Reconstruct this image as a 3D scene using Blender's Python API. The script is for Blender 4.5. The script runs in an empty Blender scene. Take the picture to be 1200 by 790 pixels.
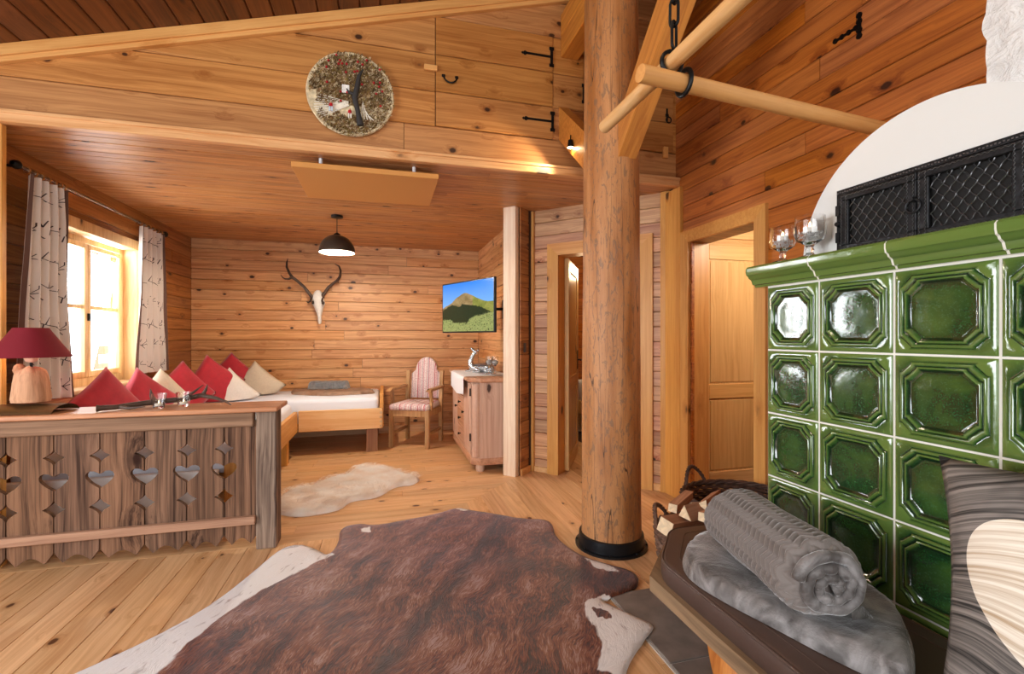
import bpy, bmesh, math, random
from math import sin, cos, pi, sqrt, atan2, radians
from mathutils import Vector, Matrix, noise
from mathutils.geometry import delaunay_2d_cdt
random.seed(7)
R = random.random
def U(a, b): return a + (b - a) * random.random()
scene = bpy.context.scene
COL = scene.collection

# ------------------------------------------------------------------ camera, world, lights, exposure
YAW = math.atan(150 / 550)
cam = bpy.data.cameras.new('camera')
cam.sensor_width = 36
cam.lens = 550 / 1200 * 36
cam.clip_start = 0.02
cam_o = bpy.data.objects.new('camera', cam)
cam_o.location = (0, 0, 1.25)
cam_o.rotation_euler = (pi / 2, 0, -YAW)
COL.objects.link(cam_o)
scene.camera = cam_o

world = bpy.data.worlds.new('world')
scene.world = world
world.use_nodes = True
bg = world.node_tree.nodes['Background']
bg.inputs['Color'].default_value = (0.86, 0.93, 1.0, 1)
bg.inputs['Strength'].default_value = 2.6

def area(name, loc, target, sx, sy, power, col):
    l = bpy.data.lights.new(name, 'AREA')
    l.shape = 'RECTANGLE'; l.size = sx; l.size_y = sy; l.energy = power; l.color = col
    o = bpy.data.objects.new(name, l)
    o.location = loc
    d = Vector(target) - Vector(loc)
    o.rotation_euler = d.to_track_quat('-Z', 'Y').to_euler()
    COL.objects.link(o)
    return o
# daylight of the windows behind and beside the camera, and of the alcove window
area('terrace_window_light', (-3.38, 0.5, 1.4), (1, 2.4, 0.9), 2.3, 1.6, 98, (0.94, 0.97, 1.0))
area('rear_window_light', (0.3, -2.28, 1.5), (0.1, 3.5, 1.1), 3.0, 1.8, 36, (1.0, 0.95, 0.90))
area('alcove_window_light', (-2.42, 4.55, 1.5), (0, 4.5, 1.0), 1.0, 1.1, 85, (0.92, 0.95, 1.0))
def point(name, loc, power, col, r=0.06):
    l = bpy.data.lights.new(name, 'POINT'); l.energy = power; l.color = col; l.shadow_soft_size = r
    o = bpy.data.objects.new(name, l); o.location = loc; COL.objects.link(o); return o
WARM = (1.0, 0.72, 0.42)
point('gable_lamp_light', (0.1, 0.9, 3.0), 20, (1.0, 0.8, 0.58), 0.15)
point('bedroom_fill_light', (2.2, 4.9, 2.0), 30, WARM, 0.1)  # added warm fill light; the bedroom has no lamp fixture
point('hall_lamp_light', (2.9, 2.3, 2.1), 34, (1.0, 0.94, 0.82), 0.1)
scene.view_settings.view_transform = 'Standard'
scene.view_settings.look = 'None'
scene.view_settings.gamma = 1
scene.view_settings.use_curve_mapping = False
scene.view_settings.exposure = 0.3
try:
    scene.cycles.use_denoising = True
    scene.cycles.max_bounces = 7
    scene.cycles.sample_clamp_indirect = 6
except Exception:
    pass

# ------------------------------------------------------------------ object helpers
def link(o, parent=None):
    COL.objects.link(o)
    if parent is not None: o.parent = parent
    return o
def tag(o, label=None, cat=None, group=None, kind=None):
    if label: o['label'] = label
    if cat: o['category'] = cat
    if group: o['group'] = group
    if kind: o['kind'] = kind
    return o
def thing(name, label, cat, loc=(0, 0, 0), rz=0.0, group=None):
    o = bpy.data.objects.new(name, None)
    o.empty_display_size = 0.1
    o.location = loc; o.rotation_euler = (0, 0, rz)
    link(o)
    return tag(o, label, cat, group)
def basis(u, v=None, n=None):
    u = Vector(u).normalized()
    if v is None:
        v = Vector((0, 0, 1)) if abs(u.z) < 0.9 else Vector((0, 1, 0))
    v = Vector(v); n = u.cross(v).normalized(); v = n.cross(u).normalized()
    return u, v, n

class MB:
    def __init__(s): s.v = []; s.f = []
    def add(s, vs, fs, M=None):
        k = len(s.v)
        s.v += [tuple(M @ Vector(p)) if M is not None else tuple(p) for p in vs]
        s.f += [tuple(i + k for i in f) for f in fs]
        return s
    def box(s, x0, x1, y0, y1, z0, z1, b=0.0, M=None):
        if b <= 0:
            vs = [(x, y, z) for x in (x0, x1) for y in (y0, y1) for z in (z0, z1)]
            fs = [(0, 1, 3, 2), (4, 6, 7, 5), (0, 4, 5, 1), (2, 3, 7, 6), (0, 2, 6, 4), (1, 5, 7, 3)]
            return s.add(vs, fs, M)
        bm = bmesh.new()
        r = bmesh.ops.create_cube(bm, size=1)
        for w in bm.verts:
            w.co = Vector(((x0 + x1) / 2 + w.co.x * (x1 - x0), (y0 + y1) / 2 + w.co.y * (y1 - y0), (z0 + z1) / 2 + w.co.z * (z1 - z0)))
        bmesh.ops.bevel(bm, geom=list(bm.edges), offset=b, segments=1, affect='EDGES')
        bm.verts.index_update()
        vs = [tuple(w.co) for w in bm.verts]; fs = [tuple(w.index for w in f.verts) for f in bm.faces]
        bm.free()
        return s.add(vs, fs, M)
    def prism(s, pts, h0, h1, axis='z', M=None, chamfer=0.0):
        """closed outline pts (a,b) extruded along axis from h0 to h1"""
        n = len(pts)
        def mk(a, b, h):
            return {'z': (a, b, h), 'y': (a, h, b), 'x': (h, a, b)}[axis]
        rings = [(pts, h0), (pts, h1)]
        vs = []
        for P, h in rings: vs += [mk(a, b, h) for a, b in P]
        fs = [(i, (i + 1) % n, n + (i + 1) % n, n + i) for i in range(n)]
        fs += [tuple(range(n))[::-1], tuple(range(n, 2 * n))]
        return s.add(vs, fs, M)
    def tube(s, pts, r, seg=8, closed=False, caps=True, flat=None):
        P = [Vector(p) for p in pts]; n = len(P)
        rr = r if isinstance(r, (list, tuple)) else [r] * n
        vs = []; fs = []
        t0 = (P[1] - P[0]).normalized()
        ref = Vector((0, 0, 1)) if abs(t0.z) < 0.9 else Vector((1, 0, 0))
        nrm = (ref - t0 * ref.dot(t0)).normalized()
        for i in range(n):
            if closed: t = (P[(i + 1) % n] - P[i - 1]).normalized()
            else: t = (P[min(i + 1, n - 1)] - P[max(i - 1, 0)]).normalized()
            nrm = (nrm - t * nrm.dot(t))
            if nrm.length < 1e-6: nrm = t.orthogonal()
            nrm.normalize(); bi = t.cross(nrm)
            for k in range(seg):
                a = 2 * pi * k / seg
                q = nrm * cos(a) + bi * sin(a) * (flat or 1.0)
                vs.append(tuple(P[i] + q * rr[i]))
        m = n if closed else n - 1
        for i in range(m):
            for k in range(seg):
                a = i * seg + k; b = i * seg + (k + 1) % seg
                c = ((i + 1) % n) * seg + (k + 1) % seg; d = ((i + 1) % n) * seg + k
                fs.append((a, b, c, d))
        if caps and not closed:
            fs.append(tuple(range(seg))[::-1]); fs.append(tuple((n - 1) * seg + k for k in range(seg)))
        return s.add(vs, fs)
    def lathe(s, prof, seg=24, c=(0, 0, 0), M=None, cap0=False, cap1=False, wob=None):
        vs = []; fs = []
        for j, (r, z) in enumerate(prof):
            for k in range(seg):
                a = 2 * pi * k / seg
                q = r * (wob(a, z) if wob else 1)
                vs.append((c[0] + q * cos(a), c[1] + q * sin(a), c[2] + z))
        for j in range(len(prof) - 1):
            for k in range(seg):
                fs.append((j * seg + k, j * seg + (k + 1) % seg, (j + 1) * seg + (k + 1) % seg, (j + 1) * seg + k))
        if cap0: fs.append(tuple(range(seg))[::-1])
        if cap1: fs.append(tuple((len(prof) - 1) * seg + k for k in range(seg)))
        return s.add(vs, fs, M)
    def grid(s, fn, nu, nv, closeu=False):
        vs = [fn(i / nu, j / nv) for j in range(nv + 1) for i in range(nu + 1)]
        fs = [(j * (nu + 1) + i, j * (nu + 1) + i + 1, (j + 1) * (nu + 1) + i + 1, (j + 1) * (nu + 1) + i) for j in range(nv) for i in range(nu)]
        return s.add(vs, fs)
    def mesh(s, name, mat, smooth=0):
        me = bpy.data.meshes.new(name)
        me.from_pydata(s.v, [], s.f)
        if mat: me.materials.append(mat)
        if smooth:
            me.polygons.foreach_set('use_smooth', [True] * len(me.polygons))
            if smooth < 180: me.set_sharp_from_angle(angle=radians(smooth))
        me.update()
        bm = bmesh.new(); bm.from_mesh(me); bmesh.ops.recalc_face_normals(bm, faces=bm.faces); bm.to_mesh(me); bm.free()
        return me
    def build(s, name, mat, parent=None, smooth=0, M=None):
        o = bpy.data.objects.new(name, s.mesh(name, mat, smooth))
        if M is not None: o.matrix_basis = M
        return link(o, parent)

def frame(p, u, v, n):
    return Matrix(((u[0], v[0], n[0], p[0]), (u[1], v[1], n[1], p[1]), (u[2], v[2], n[2], p[2]), (0, 0, 0, 1)))
def plank(parent, p, u, v, n, L, W, T, mat, name='plank', cut0=(0, 0), cut1=(0, 0), c=0.003):
    """board with its length on local x, width on y, front on z; cut0/cut1 move the two ends at y=0 and y=W"""
    prof = [(0, 0), (0, T - c), (c, T), (W - c, T), (W, T - c), (W, 0)]
    vs = []
    for e in (0, 1):
        for (y, z) in prof:
            t = y / W
            off = cut0[0] * (1 - t) + cut0[1] * t if e == 0 else L + cut1[0] * (1 - t) + cut1[1] * t
            vs.append((off, y, z))
    k = 6
    fs = [(i, (i + 1) % k, k + (i + 1) % k, k + i) for i in range(k)] + [tuple(range(k))[::-1], tuple(range(k, 2 * k))]
    m = MB(); m.add(vs, fs)
    me = bpy.data.meshes.new(name); me.from_pydata(m.v, [], m.f); me.materials.append(mat)
    o = bpy.data.objects.new(name, me)
    u, v, n = Vector(u).normalized(), Vector(v).normalized(), Vector(n).normalized()
    if u.cross(v).dot(n) < 0:       # keep a proper rotation: flip the length axis
        p = Vector(p) + u * L; u = -u
        # mirror the cuts
        for i, w in enumerate(me.vertices):
            e = 0 if i < k else 1; t = w.co.y / W
            w.co.x = -(cut1[0] * (1 - t) + cut1[1] * t) if e == 0 else L - (cut0[0] * (1 - t) + cut0[1] * t)
    me.update()
    o.matrix_basis = frame(p, u, v, n)
    return link(o, parent)
def boarding(parent, p, u, v, n, total, pitch, count, T, mat, holes=(), splits=(1.6, 3.2), gap=0.0015, name='plank', jit=0.0012, c=0.003, ends=None, starts=None):
    """courses of boards: u along the boards, v across; holes are (a0,a1,b0,b1)"""
    u = Vector(u).normalized(); v = Vector(v).normalized(); n = Vector(n).normalized(); p = Vector(p)
    pts = pitch if isinstance(pitch, (list, tuple)) else [i * pitch for i in range(count + 1)]
    for i in range(len(pts) - 1):
        b0, b1 = pts[i], pts[i + 1]; mid = (b0 + b1) / 2
        A0 = starts(mid) if starts else 0.0
        A1 = ends(mid) if ends else total
        iv = [(A0, A1)]
        for (a0, a1, h0, h1) in holes:
            if h0 < mid < h1:
                nv = []
                for (x0, x1) in iv:
                    if a1 <= x0 or a0 >= x1: nv.append((x0, x1)); continue
                    if a0 > x0: nv.append((x0, a0))
                    if a1 < x1: nv.append((a1, x1))
                iv = nv
        for (x0, x1) in iv:
            a = x0
            while x1 - a > 0.02:
                L = U(*splits)
                if x1 - a - L < 0.5: L = x1 - a
                plank(parent, p + u * (a + gap) + v * (b0 + gap), u, v, n, L - 2 * gap, b1 - b0 - 2 * gap, T + U(-jit, jit), mat, name, c=c)
                a += L

# ------------------------------------------------------------------ materials
def lin(h):
    h = h.lstrip('#')
    return tuple((lambda c: c / 12.92 if c <= 0.04045 else ((c + 0.055) / 1.055) ** 2.4)(int(h[i:i + 2], 16) / 255) for i in (0, 2, 4)) + (1,)
class NT:
    def __init__(s, name):
        s.m = bpy.data.materials.new(name); s.m.use_nodes = True
        s.t = s.m.node_tree; s.b = s.t.nodes['Principled BSDF']; s.out = s.t.nodes['Material Output']
    def n(s, typ, **kw):
        x = s.t.nodes.new(typ)
        for k, w in kw.items(): setattr(x, k, w)
        return x
    def l(s, a, b): s.t.links.new(a, b)
    def math(s, op, a, b=None, c=None, clamp=False):
        x = s.n('ShaderNodeMath', operation=op); x.use_clamp = clamp
        for i, w in enumerate((a, b, c)):
            if w is None: continue
            if isinstance(w, (int, float)): x.inputs[i].default_value = w
            else: s.l(w, x.inputs[i])
        return x.outputs[0]
    def vmul(s, vec, sc, off=None):
        x = s.n('ShaderNodeVectorMath', operation='MULTIPLY'); s.l(vec, x.inputs[0]); x.inputs[1].default_value = sc
        return x.outputs[0]
    def vadd(s, a, b):
        x = s.n('ShaderNodeVectorMath', operation='ADD'); s.l(a, x.inputs[0])
        if isinstance(b, tuple): x.inputs[1].default_value = b
        else: s.l(b, x.inputs[1])
        return x.outputs[0]
    def noise(s, vec, scale, detail=3, rough=0.55, dist=0.0):
        x = s.n('ShaderNodeTexNoise'); s.l(vec, x.inputs['Vector'])
        x.inputs['Scale'].default_value = scale; x.inputs['Detail'].default_value = detail
        x.inputs['Roughness'].default_value = rough; x.inputs['Distortion'].default_value = dist
        return x.outputs['Fac']
    def ramp(s, fac, stops):
        x = s.n('ShaderNodeValToRGB'); s.l(fac, x.inputs[0])
        e = x.color_ramp.elements
        while len(e) > 1: e.remove(e[-1])
        e[0].position = stops[0][0]; e[0].color = stops[0][1] if len(stops[0][1]) == 4 else stops[0][1] + (1,)
        for p, c in stops[1:]:
            q = e.new(p); q.color = c if len(c) == 4 else c + (1,)
        return x.outputs[0]
    def mix(s, fac, a, b, mode='MIX'):
        x = s.n('ShaderNodeMix', data_type='RGBA', blend_type=mode)
        for i, w in ((0, fac), (6, a), (7, b)):
            if isinstance(w, (int, float)): x.inputs[i].default_value = w
            elif isinstance(w, tuple): x.inputs[i].default_value = w
            else: s.l(w, x.inputs[i])
        return x.outputs[2]
    def maprange(s, v, a, b, c=0.0, d=1.0):
        x = s.n('ShaderNodeMapRange'); s.l(v, x.inputs[0])
        for i, w in enumerate((a, b, c, d)): x.inputs[i + 1].default_value = w
        return x.outputs[0]
    def bump(s, h, strength=0.3, dist=0.005):
        x = s.n('ShaderNodeBump'); x.inputs['Strength'].default_value = strength; x.inputs['Distance'].default_value = dist
        s.l(h, x.inputs['Height']); s.l(x.outputs[0], s.b.inputs['Normal']); return x
    def coord(s, kind='Object'):
        return s.n('ShaderNodeTexCoord').outputs[kind]
    def set(s, **kw):
        for k, w in kw.items():
            i = s.b.inputs[k.replace('_', ' ')]
            if isinstance(w, (int, float, tuple)): i.default_value = w
            else: s.l(w, i)
        return s.m

def wood(name, light, dark, knot='#2b1206', axis='x', rough=0.42, knots=1.0, var=0.25, streak=1.0, bumpk=0.25, kx=3.0, ky=6.0, spec=0.4, hue=0.003):
    k = NT(name)
    co = k.coord()
    if axis != 'x':
        sp = k.n('ShaderNodeSeparateXYZ'); k.l(co, sp.inputs[0]); cb = k.n('ShaderNodeCombineXYZ')
        order = {'y': (1, 0, 2), 'z': (2, 0, 1)}[axis]
        for i, o in enumerate(order): k.l(sp.outputs[o], cb.inputs[i])
        co = cb.outputs[0]
    rnd = k.n('ShaderNodeObjectInfo').outputs['Random']
    cb = k.n('ShaderNodeCombineXYZ')
    k.l(k.math('MULTIPLY', rnd, 37.0), cb.inputs[0]); k.l(k.math('MULTIPLY', rnd, 13.7), cb.inputs[1]); k.l(k.math('MULTIPLY', rnd, 5.3), cb.inputs[2])
    P = k.vadd(co, cb.outputs[0])
    # knots
    kv = k.vmul(P, (kx, ky, ky))
    vo = k.n('ShaderNodeTexVoronoi', feature='F1'); k.l(kv, vo.inputs['Vector']); vo.inputs['Scale'].default_value = 1.0
    d = vo.outputs['Distance']
    sc = k.n('ShaderNodeSeparateColor'); k.l(vo.outputs['Color'], sc.inputs[0])
    has = k.math('LESS_THAN', sc.outputs[0], 0.55 * knots)
    wob = k.noise(k.vmul(P, (30, 30, 30)), 1.0, 2)
    dd = k.math('ADD', d, k.math('MULTIPLY', k.math('SUBTRACT', wob, 0.5), 0.07))
    size = k.math('MULTIPLY_ADD', sc.outputs[1], 0.09, 0.085)
    kn = k.math('MULTIPLY', k.math('SUBTRACT', 1.0, k.math('SMOOTH_MIN', k.math('DIVIDE', dd, size), 1.0, 0.35), clamp=True), has)
    knm = k.maprange(kn, 0.0, 0.30)
    halo = k.math('MULTIPLY', k.maprange(dd, 0.38, 0.06), has)
    # grain, bent around the knots
    bend = k.math('MULTIPLY', halo, 0.03)
    cb2 = k.n('ShaderNodeCombineXYZ'); k.l(bend, cb2.inputs[1]); k.l(bend, cb2.inputs[2])
    G = k.vadd(P, cb2.outputs[0])
    warp = k.noise(k.vmul(G, (1.1, 5, 5)), 1.0, 2)
    cw = k.n('ShaderNodeCombineXYZ'); k.l(k.math('MULTIPLY', warp, 0.10), cw.inputs[1]); k.l(k.math('MULTIPLY', warp, 0.07), cw.inputs[2])
    G2 = k.vadd(G, cw.outputs[0])
    g1 = k.noise(k.vmul(G2, (1.0, 42, 42)), 1.0, 4, 0.6)
    g2 = k.noise(k.vmul(G2, (0.7, 150, 150)), 1.0, 2, 0.6)
    g3 = k.noise(k.vmul(G, (0.9, 6, 6)), 1.0, 2)
    f = k.math('ADD', k.math('MULTIPLY', k.maprange(g1, 0.38, 0.66), 0.62 * streak), k.math('MULTIPLY', k.maprange(g2, 0.4, 0.65), 0.22 * streak))
    f = k.math('ADD', f, k.math('MULTIPLY', k.math('SUBTRACT', g3, 0.5), 0.9), clamp=True)
    f = k.math('ADD', f, k.math('MULTIPLY', halo, 0.5), clamp=True)
    col = k.mix(f, lin(light), lin(dark))
    hs = k.n('ShaderNodeHueSaturation'); k.l(col, hs.inputs['Color'])
    k.l(k.math('MULTIPLY_ADD', rnd, var, 1.0 - var / 2), hs.inputs['Value'])
    r2 = k.math('FRACT', k.math('MULTIPLY', rnd, 91.7))
    k.l(k.math('MULTIPLY_ADD', r2, hue, 0.5 - hue / 2), hs.inputs['Hue'])
    r3 = k.math('FRACT', k.math('MULTIPLY', rnd, 47.3))
    k.l(k.math('MULTIPLY_ADD', r3, 0.08, 0.96), hs.inputs['Saturation'])
    col = k.mix(k.math('MULTIPLY', knm, 0.92), hs.outputs[0], lin(knot))
    k.bump(k.math('SUBTRACT', k.math('MULTIPLY', g1, 0.7), k.math('MULTIPLY', knm, 0.3)), bumpk, 0.002)
    return k.set(Base_Color=col, Roughness=k.math('MULTIPLY_ADD', g1, 0.15, rough - 0.07), Specular_IOR_Level=spec)
def plain(name, col, rough=0.5, metal=0.0, noise_amt=0.0, scale=30, bump=0.0, **kw):
    k = NT(name)
    c = lin(col)
    if noise_amt or bump:
        f = k.noise(k.coord(), scale, 4)
        if noise_amt:
            c = k.mix(k.maprange(f, 0.3, 0.7), tuple(x * (1 - noise_amt) for x in c[:3]) + (1,), tuple(min(1, x * (1 + noise_amt)) for x in c[:3]) + (1,))
        if bump: k.bump(f, bump, 0.004)
    return k.set(Base_Color=c, Roughness=rough, Metallic=metal, **kw)
def emit(name, col, s):
    k = NT(name); return k.set(Base_Color=lin(col), Emission_Color=lin(col), Emission_Strength=s)
def glass(name, tint='#ffffff', rough=0.0, ior=1.45):
    k = NT(name); return k.set(Base_Color=lin(tint), Roughness=rough, IOR=ior, Transmission_Weight=1.0)

WALLW = wood('knotty_pine_wall', '#e2ae78', '#b27543', var=0.20, knots=1.6, kx=5.2, ky=7.6, knot='#260f06', streak=1.15)
LEFTW = wood('dark_pine_wall', '#b27741', '#743f1c', var=0.28, kx=4.0, ky=6.5)
RIGHTW = wood('amber_pine_wall', '#c07334', '#7e3c16', var=0.15, kx=4.4, ky=6.5)
LOFTW = wood('golden_pine_wall', '#c68b50', '#935828', var=0.12, knots=1.1, kx=5.2, ky=7.5)
HATCHW = wood('hatch_pine', '#bd8248', '#905424', var=0.08, knots=0.9, kx=5.2, ky=7.5)
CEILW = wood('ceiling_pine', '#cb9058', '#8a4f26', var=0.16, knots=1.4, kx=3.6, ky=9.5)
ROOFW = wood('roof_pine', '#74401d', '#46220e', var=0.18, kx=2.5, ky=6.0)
FLOORW = wood('floor_pine', '#e4b887', '#bf8a58', var=0.18, knots=0.7, kx=6.0, ky=9.5, rough=0.36, bumpk=0.12, knot='#4a2410')
HALLW = wood('hall_pine_wall', '#dcae84', '#a06648', var=0.42, kx=5.0, ky=6.5, hue=0.015)
TRIMX = wood('trim_pine_x', '#e2a964', '#c98843', var=0.1, knots=0.5)
TRIMY = wood('trim_pine_y', '#dda45c', '#c5823c', axis='y', var=0.1, knots=0.5)
TRIMZ = wood('trim_pine_z', '#dfa658', '#c4843c', axis='z', var=0.1, knots=0.45)
PALEZ = wood('pale_spruce_z', '#f2dcc0', '#dcb48c', axis='z', var=0.05, knots=0.6, knot='#8a4a2c', rough=0.5)
PALEX = wood('pale_spruce_x', '#e9bd84', '#d69a58', var=0.08, knots=0.4, rough=0.5)
DOORZ = wood('door_pine_z', '#e6c07c', '#cb9a54', axis='z', var=0.12, knots=0.25)
DOORX = wood('door_pine_x', '#e6c07c', '#cb9a54', axis='x', var=0.12, knots=0.25)
BRACEW = wood('brace_pine', '#cf8a3e', '#a9622a', axis='x', var=0.08, knots=0.4)
OLDZ = wood('weathered_wood_z', '#8c6850', '#38241a', axis='z', var=0.3, knots=0.7, rough=0.75, bumpk=0.9, kx=2.6, ky=5, spec=0.2, streak=1.2)
OLDX = wood('weathered_wood_x', '#a07c60', '#6a4e3a', axis='x', var=0.15, knots=0.4, rough=0.7, bumpk=0.6, spec=0.2)
SHELFW = wood('shelf_wood', '#c98c62', '#9a5f3c', axis='x', var=0.1, knots=0.4, rough=0.45)
DRESSZ = wood('limed_wood_z', '#dcb8a0', '#b88c74', axis='z', var=0.06, knots=0.2, rough=0.5)
DRESSY = wood('limed_wood_y', '#d2a080', '#a87456', axis='y', var=0.06, knots=0.2, rough=0.4)
CHAIRZ = wood('chair_wood', '#c39a6a', '#96693f', axis='z', var=0.08, knots=0.1, rough=0.5)
POLEX = wood('pole_wood', '#d59a5c', '#b9773c', axis='x', var=0.1, knots=0.15, rough=0.45)
LOGEND = wood('firewood', '#c09070', '#8a5c40', axis='x', var=0.3, knots=0.2, rough=0.8)
LOGFACE = plain('split_wood_end', '#ecd2ac', 0.8, noise_amt=0.15, scale=60, bump=0.3)
IRON = plain('black_iron', '#141414', 0.42, metal=0.6, noise_amt=0.3, bump=0.2)
BLACK = plain('black_metal', '#15181c', 0.35, metal=0.3)
DARKBACK = plain('wall_backing', '#3a2210', 0.9)
WHITEPL = plain('smooth_plaster', '#dededa', 0.8, bump=0.05, scale=12)
GLASS = glass('clear_glass')
WHITE = plain('white_cloth', '#e9ebf0', 0.85, bump=0.15, scale=20)

# ------------------------------------------------------------------ the setting
CZ, XL, XR, YB, YF = 2.42, -2.2, 2.2, 6.35, 3.2
S2 = sqrt(0.5)
def struct(o): o['kind'] = 'structure'; return o
def slab(name, boxes, mat):
    m = MB()
    for b in boxes: m.box(*b)
    return struct(m.build(name, mat))

floor = slab('floor', [(-3.5, 3.7, -2.4, 6.6, -0.12, -0.025)], DARKBACK)
# boards running into the room (main room and hall), cut on the mitre x = y - 2.9
x = -3.4
while x < 2.2:
    W = 0.138
    if x + W <= 0.2: y1a = y1b = 3.1
    elif x < 1.25: y1a, y1b = max(3.1, x + 2.9), max(3.1, x + W + 2.9)
    else: y1a = y1b = 5.6
    cuts = sorted([0.2] + [U(1.0, 2.0)] + ([U(2.5, 3.4)] if R() < 0.6 and y1a > 4 else []) + [y1a])
    for a, b in zip(cuts[:-1], cuts[1:]):
        e = (y1b - y1a) if b == y1a else 0
        plank(floor, (x, a + 0.001, -0.025), (0, 1, 0), (1, 0, 0), (0, 0, 1), b - a - 0.002, W - 0.0015, 0.025, FLOORW, cut1=(0, e), c=0.002)
    x += W
y = 3.1
while y < YB:
    W = 0.135
    e0 = min(1.3, max(0.2, y - 2.9)); e1 = min(1.3, max(0.2, y + W - 2.9))
    cuts = [XL, U(-1.6, -0.4), e0]
    if e0 > 0.6 and R() < 0.6: cuts.insert(2, U(0.0, 0.4))
    for a, b in zip(cuts[:-1], cuts[1:]):
        plank(floor, (a + 0.001, y, -0.025), (1, 0, 0), (0, 1, 0), (0, 0, 1), b - a - 0.002, W - 0.0015, 0.025, FLOORW, cut1=(0, (e1 - e0) if b == e0 else 0), c=0.002)
    y += W
# hearth of dark stone tiles under the bench
hearth = struct(MB().box(1.04, 2.2, -0.6, 2.06, 0.0005, 0.006).build('trim_1', plain('grey_grout', '#b7b0a8', 0.8)))
SLATE = plain('hearth_slate', '#7a716b', 0.55, noise_amt=0.35, scale=7, bump=0.25)
for i in range(2):
    for j in range(5):
        x0 = 1.045 + i * 0.58; y0 = 1.56 - j * 0.5 
        MB().box(x0 + 0.003, x0 + 0.573, y0 + 0.003, y0 + 0.495, 0.004, 0.012, 0.002).build('tile', SLATE, hearth)

# alcove ceiling
ceil = slab('ceiling', [(-2.4, 3.7, YF + 0.03, 6.6, CZ + 0.022, CZ + 0.1)], DARKBACK)
boarding(ceil, (XL, YF + 0.002, CZ + 0.022), (1, 0, 0), (0, 1, 0), (0, 0, -1), 4.4, 0.0875, 36, 0.022, CEILW, splits=(2.2, 3.6))
# sloped roof boarding
def roofz(x): return 3.40 + 0.2886 * x
ru = Vector((1, 0, 0.2886)).normalized()
rn = Vector((0.2886, 0, -1)).normalized()
roof = slab('ceiling_slope', [], DARKBACK)
m = MB(); m.prism([(-3.5, roofz(-3.5) + 0.03), (2.4, roofz(2.4) + 0.03), (2.4, roofz(2.4) + 0.13), (-3.5, roofz(-3.5) + 0.13)], -2.4, YF + 0.1, axis='y')
roof.data = m.mesh('ceiling_slope', DARKBACK)
k = 0
x = -3.4
while x < 2.2:
    W = 0.13
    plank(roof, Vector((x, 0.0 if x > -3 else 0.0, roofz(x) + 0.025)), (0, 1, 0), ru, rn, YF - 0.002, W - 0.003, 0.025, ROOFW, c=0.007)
    x += W * ru.x

# walls
wl = slab('wall_left', [(XL - 0.2, XL - 0.02, YF, 3.98, 0, CZ), (XL - 0.2, XL - 0.02, 5.1, YB + 0.2, 0, CZ), (XL - 0.2, XL - 0.02, 3.98, 5.1, 0, 0.85), (XL - 0.2, XL - 0.02, 3.98, 5.1, 2.06, CZ)], DARKBACK)
boarding(wl, (XL - 0.02, YF, 0), (0, 1, 0), (0, 0, 1), (1, 0, 0), YB - YF, 0.1213, 20, 0.02, LEFTW, holes=[(0.78, 1.90, 0.84, 2.07)], splits=(2.0, 3.4), c=0.004)
wb = slab('wall_back', [(XL - 0.2, 3.7, YB + 0.02, YB + 0.15, 0, CZ + 0.05)], DARKBACK)
boarding(wb, (XL, YB + 0.02, 0.0), (1, 0, 0), (0, 0, 1), (0, -1, 0), 1.25 - XL, 0.1213, 20, 0.02, WALLW, splits=(1.2, 3.0), c=0.005)
boarding(wb, (1.3, YB + 0.02, 0.0), (1, 0, 0), (0, 0, 1), (0, -1, 0), 2.3, 0.1213, 20, 0.02, RIGHTW, splits=(2.2, 3.0), c=0.005)
ws = slab('wall_side', [(1.25 + 0.02, 1.33, 4.16, YB + 0.02, 0, CZ)], DARKBACK)
boarding(ws, (1.27, 4.14, 0), (0, 1, 0), (0, 0, 1), (-1, 0, 0), YB - 4.14, 0.1213, 20, 0.02, WALLW, splits=(2.3, 3.0), c=0.005)
# diagonal hall wall
DU = Vector((-S2, S2, 0)); DN = Vector((-S2, -S2, 0)); D0 = Vector((2.22, 3.30, 0))
def dp(s, n=0.0, z=0.0): return D0 + DU * s + DN * n + Vector((0, 0, z))
def diagbox(mb, s0, s1, n0, n1, z0, z1, b=0.0):
    return mb.box(s0, s1, n0, n1, z0, z1, b, M=frame(D0, DU, DN, (0, 0, 1)))
m = MB()
diagbox(m, 0, 0.2, -0.1, -0.02, 0, CZ); diagbox(m, 1.03, 1.24, -0.1, -0.02, 0, CZ); diagbox(m, 0.2, 1.03, -0.1, -0.02, 2.04, CZ)
wd = struct(m.build('wall_hall', DARKBACK))
boarding(wd, dp(0, -0.02), DU, (0, 0, 1), DN, 1.235, 0.1213, 20, 0.02, HALLW, holes=[(0.2, 1.03, 0, 2.05)], splits=(2, 3), c=0.005)
# short return wall between post and hall wall
RU = Vector((S2, S2, 0)); RN = Vector((S2, -S2, 0)); R0 = Vector((1.185, 4.05, 0))
m = MB(); m.box(0, 0.24, -0.08, -0.012, 0, CZ, M=frame(R0, RU, RN, (0, 0, 1)))
wr = struct(m.build('wall_return', DARKBACK))
boarding(wr, R0 + RN * -0.012, RU, (0, 0, 1), RN, 0.22, 0.1213, 20, 0.012, LEFTW, splits=(2, 3), c=0.004)
# right wall
wR = slab('wall_right', [(XR + 0.02, XR + 0.12, -2.4, 2.375, 0, 4.2), (XR + 0.02, XR + 0.12, 3.05, 3.32, 0, 4.2), (XR + 0.02, XR + 0.12, 2.375, 3.05, 1.99, 4.2)], DARKBACK)
boarding(wR, (XR + 0.02, -0.3, 0), (0, 1, 0), (0, 0, 1), (-1, 0, 0), 3.5 + 0.04, 0.118, 35, 0.02, RIGHTW, holes=[(2.67, 3.3, 0, 2.0)], splits=(0.9, 2.4), c=0.004)
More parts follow.
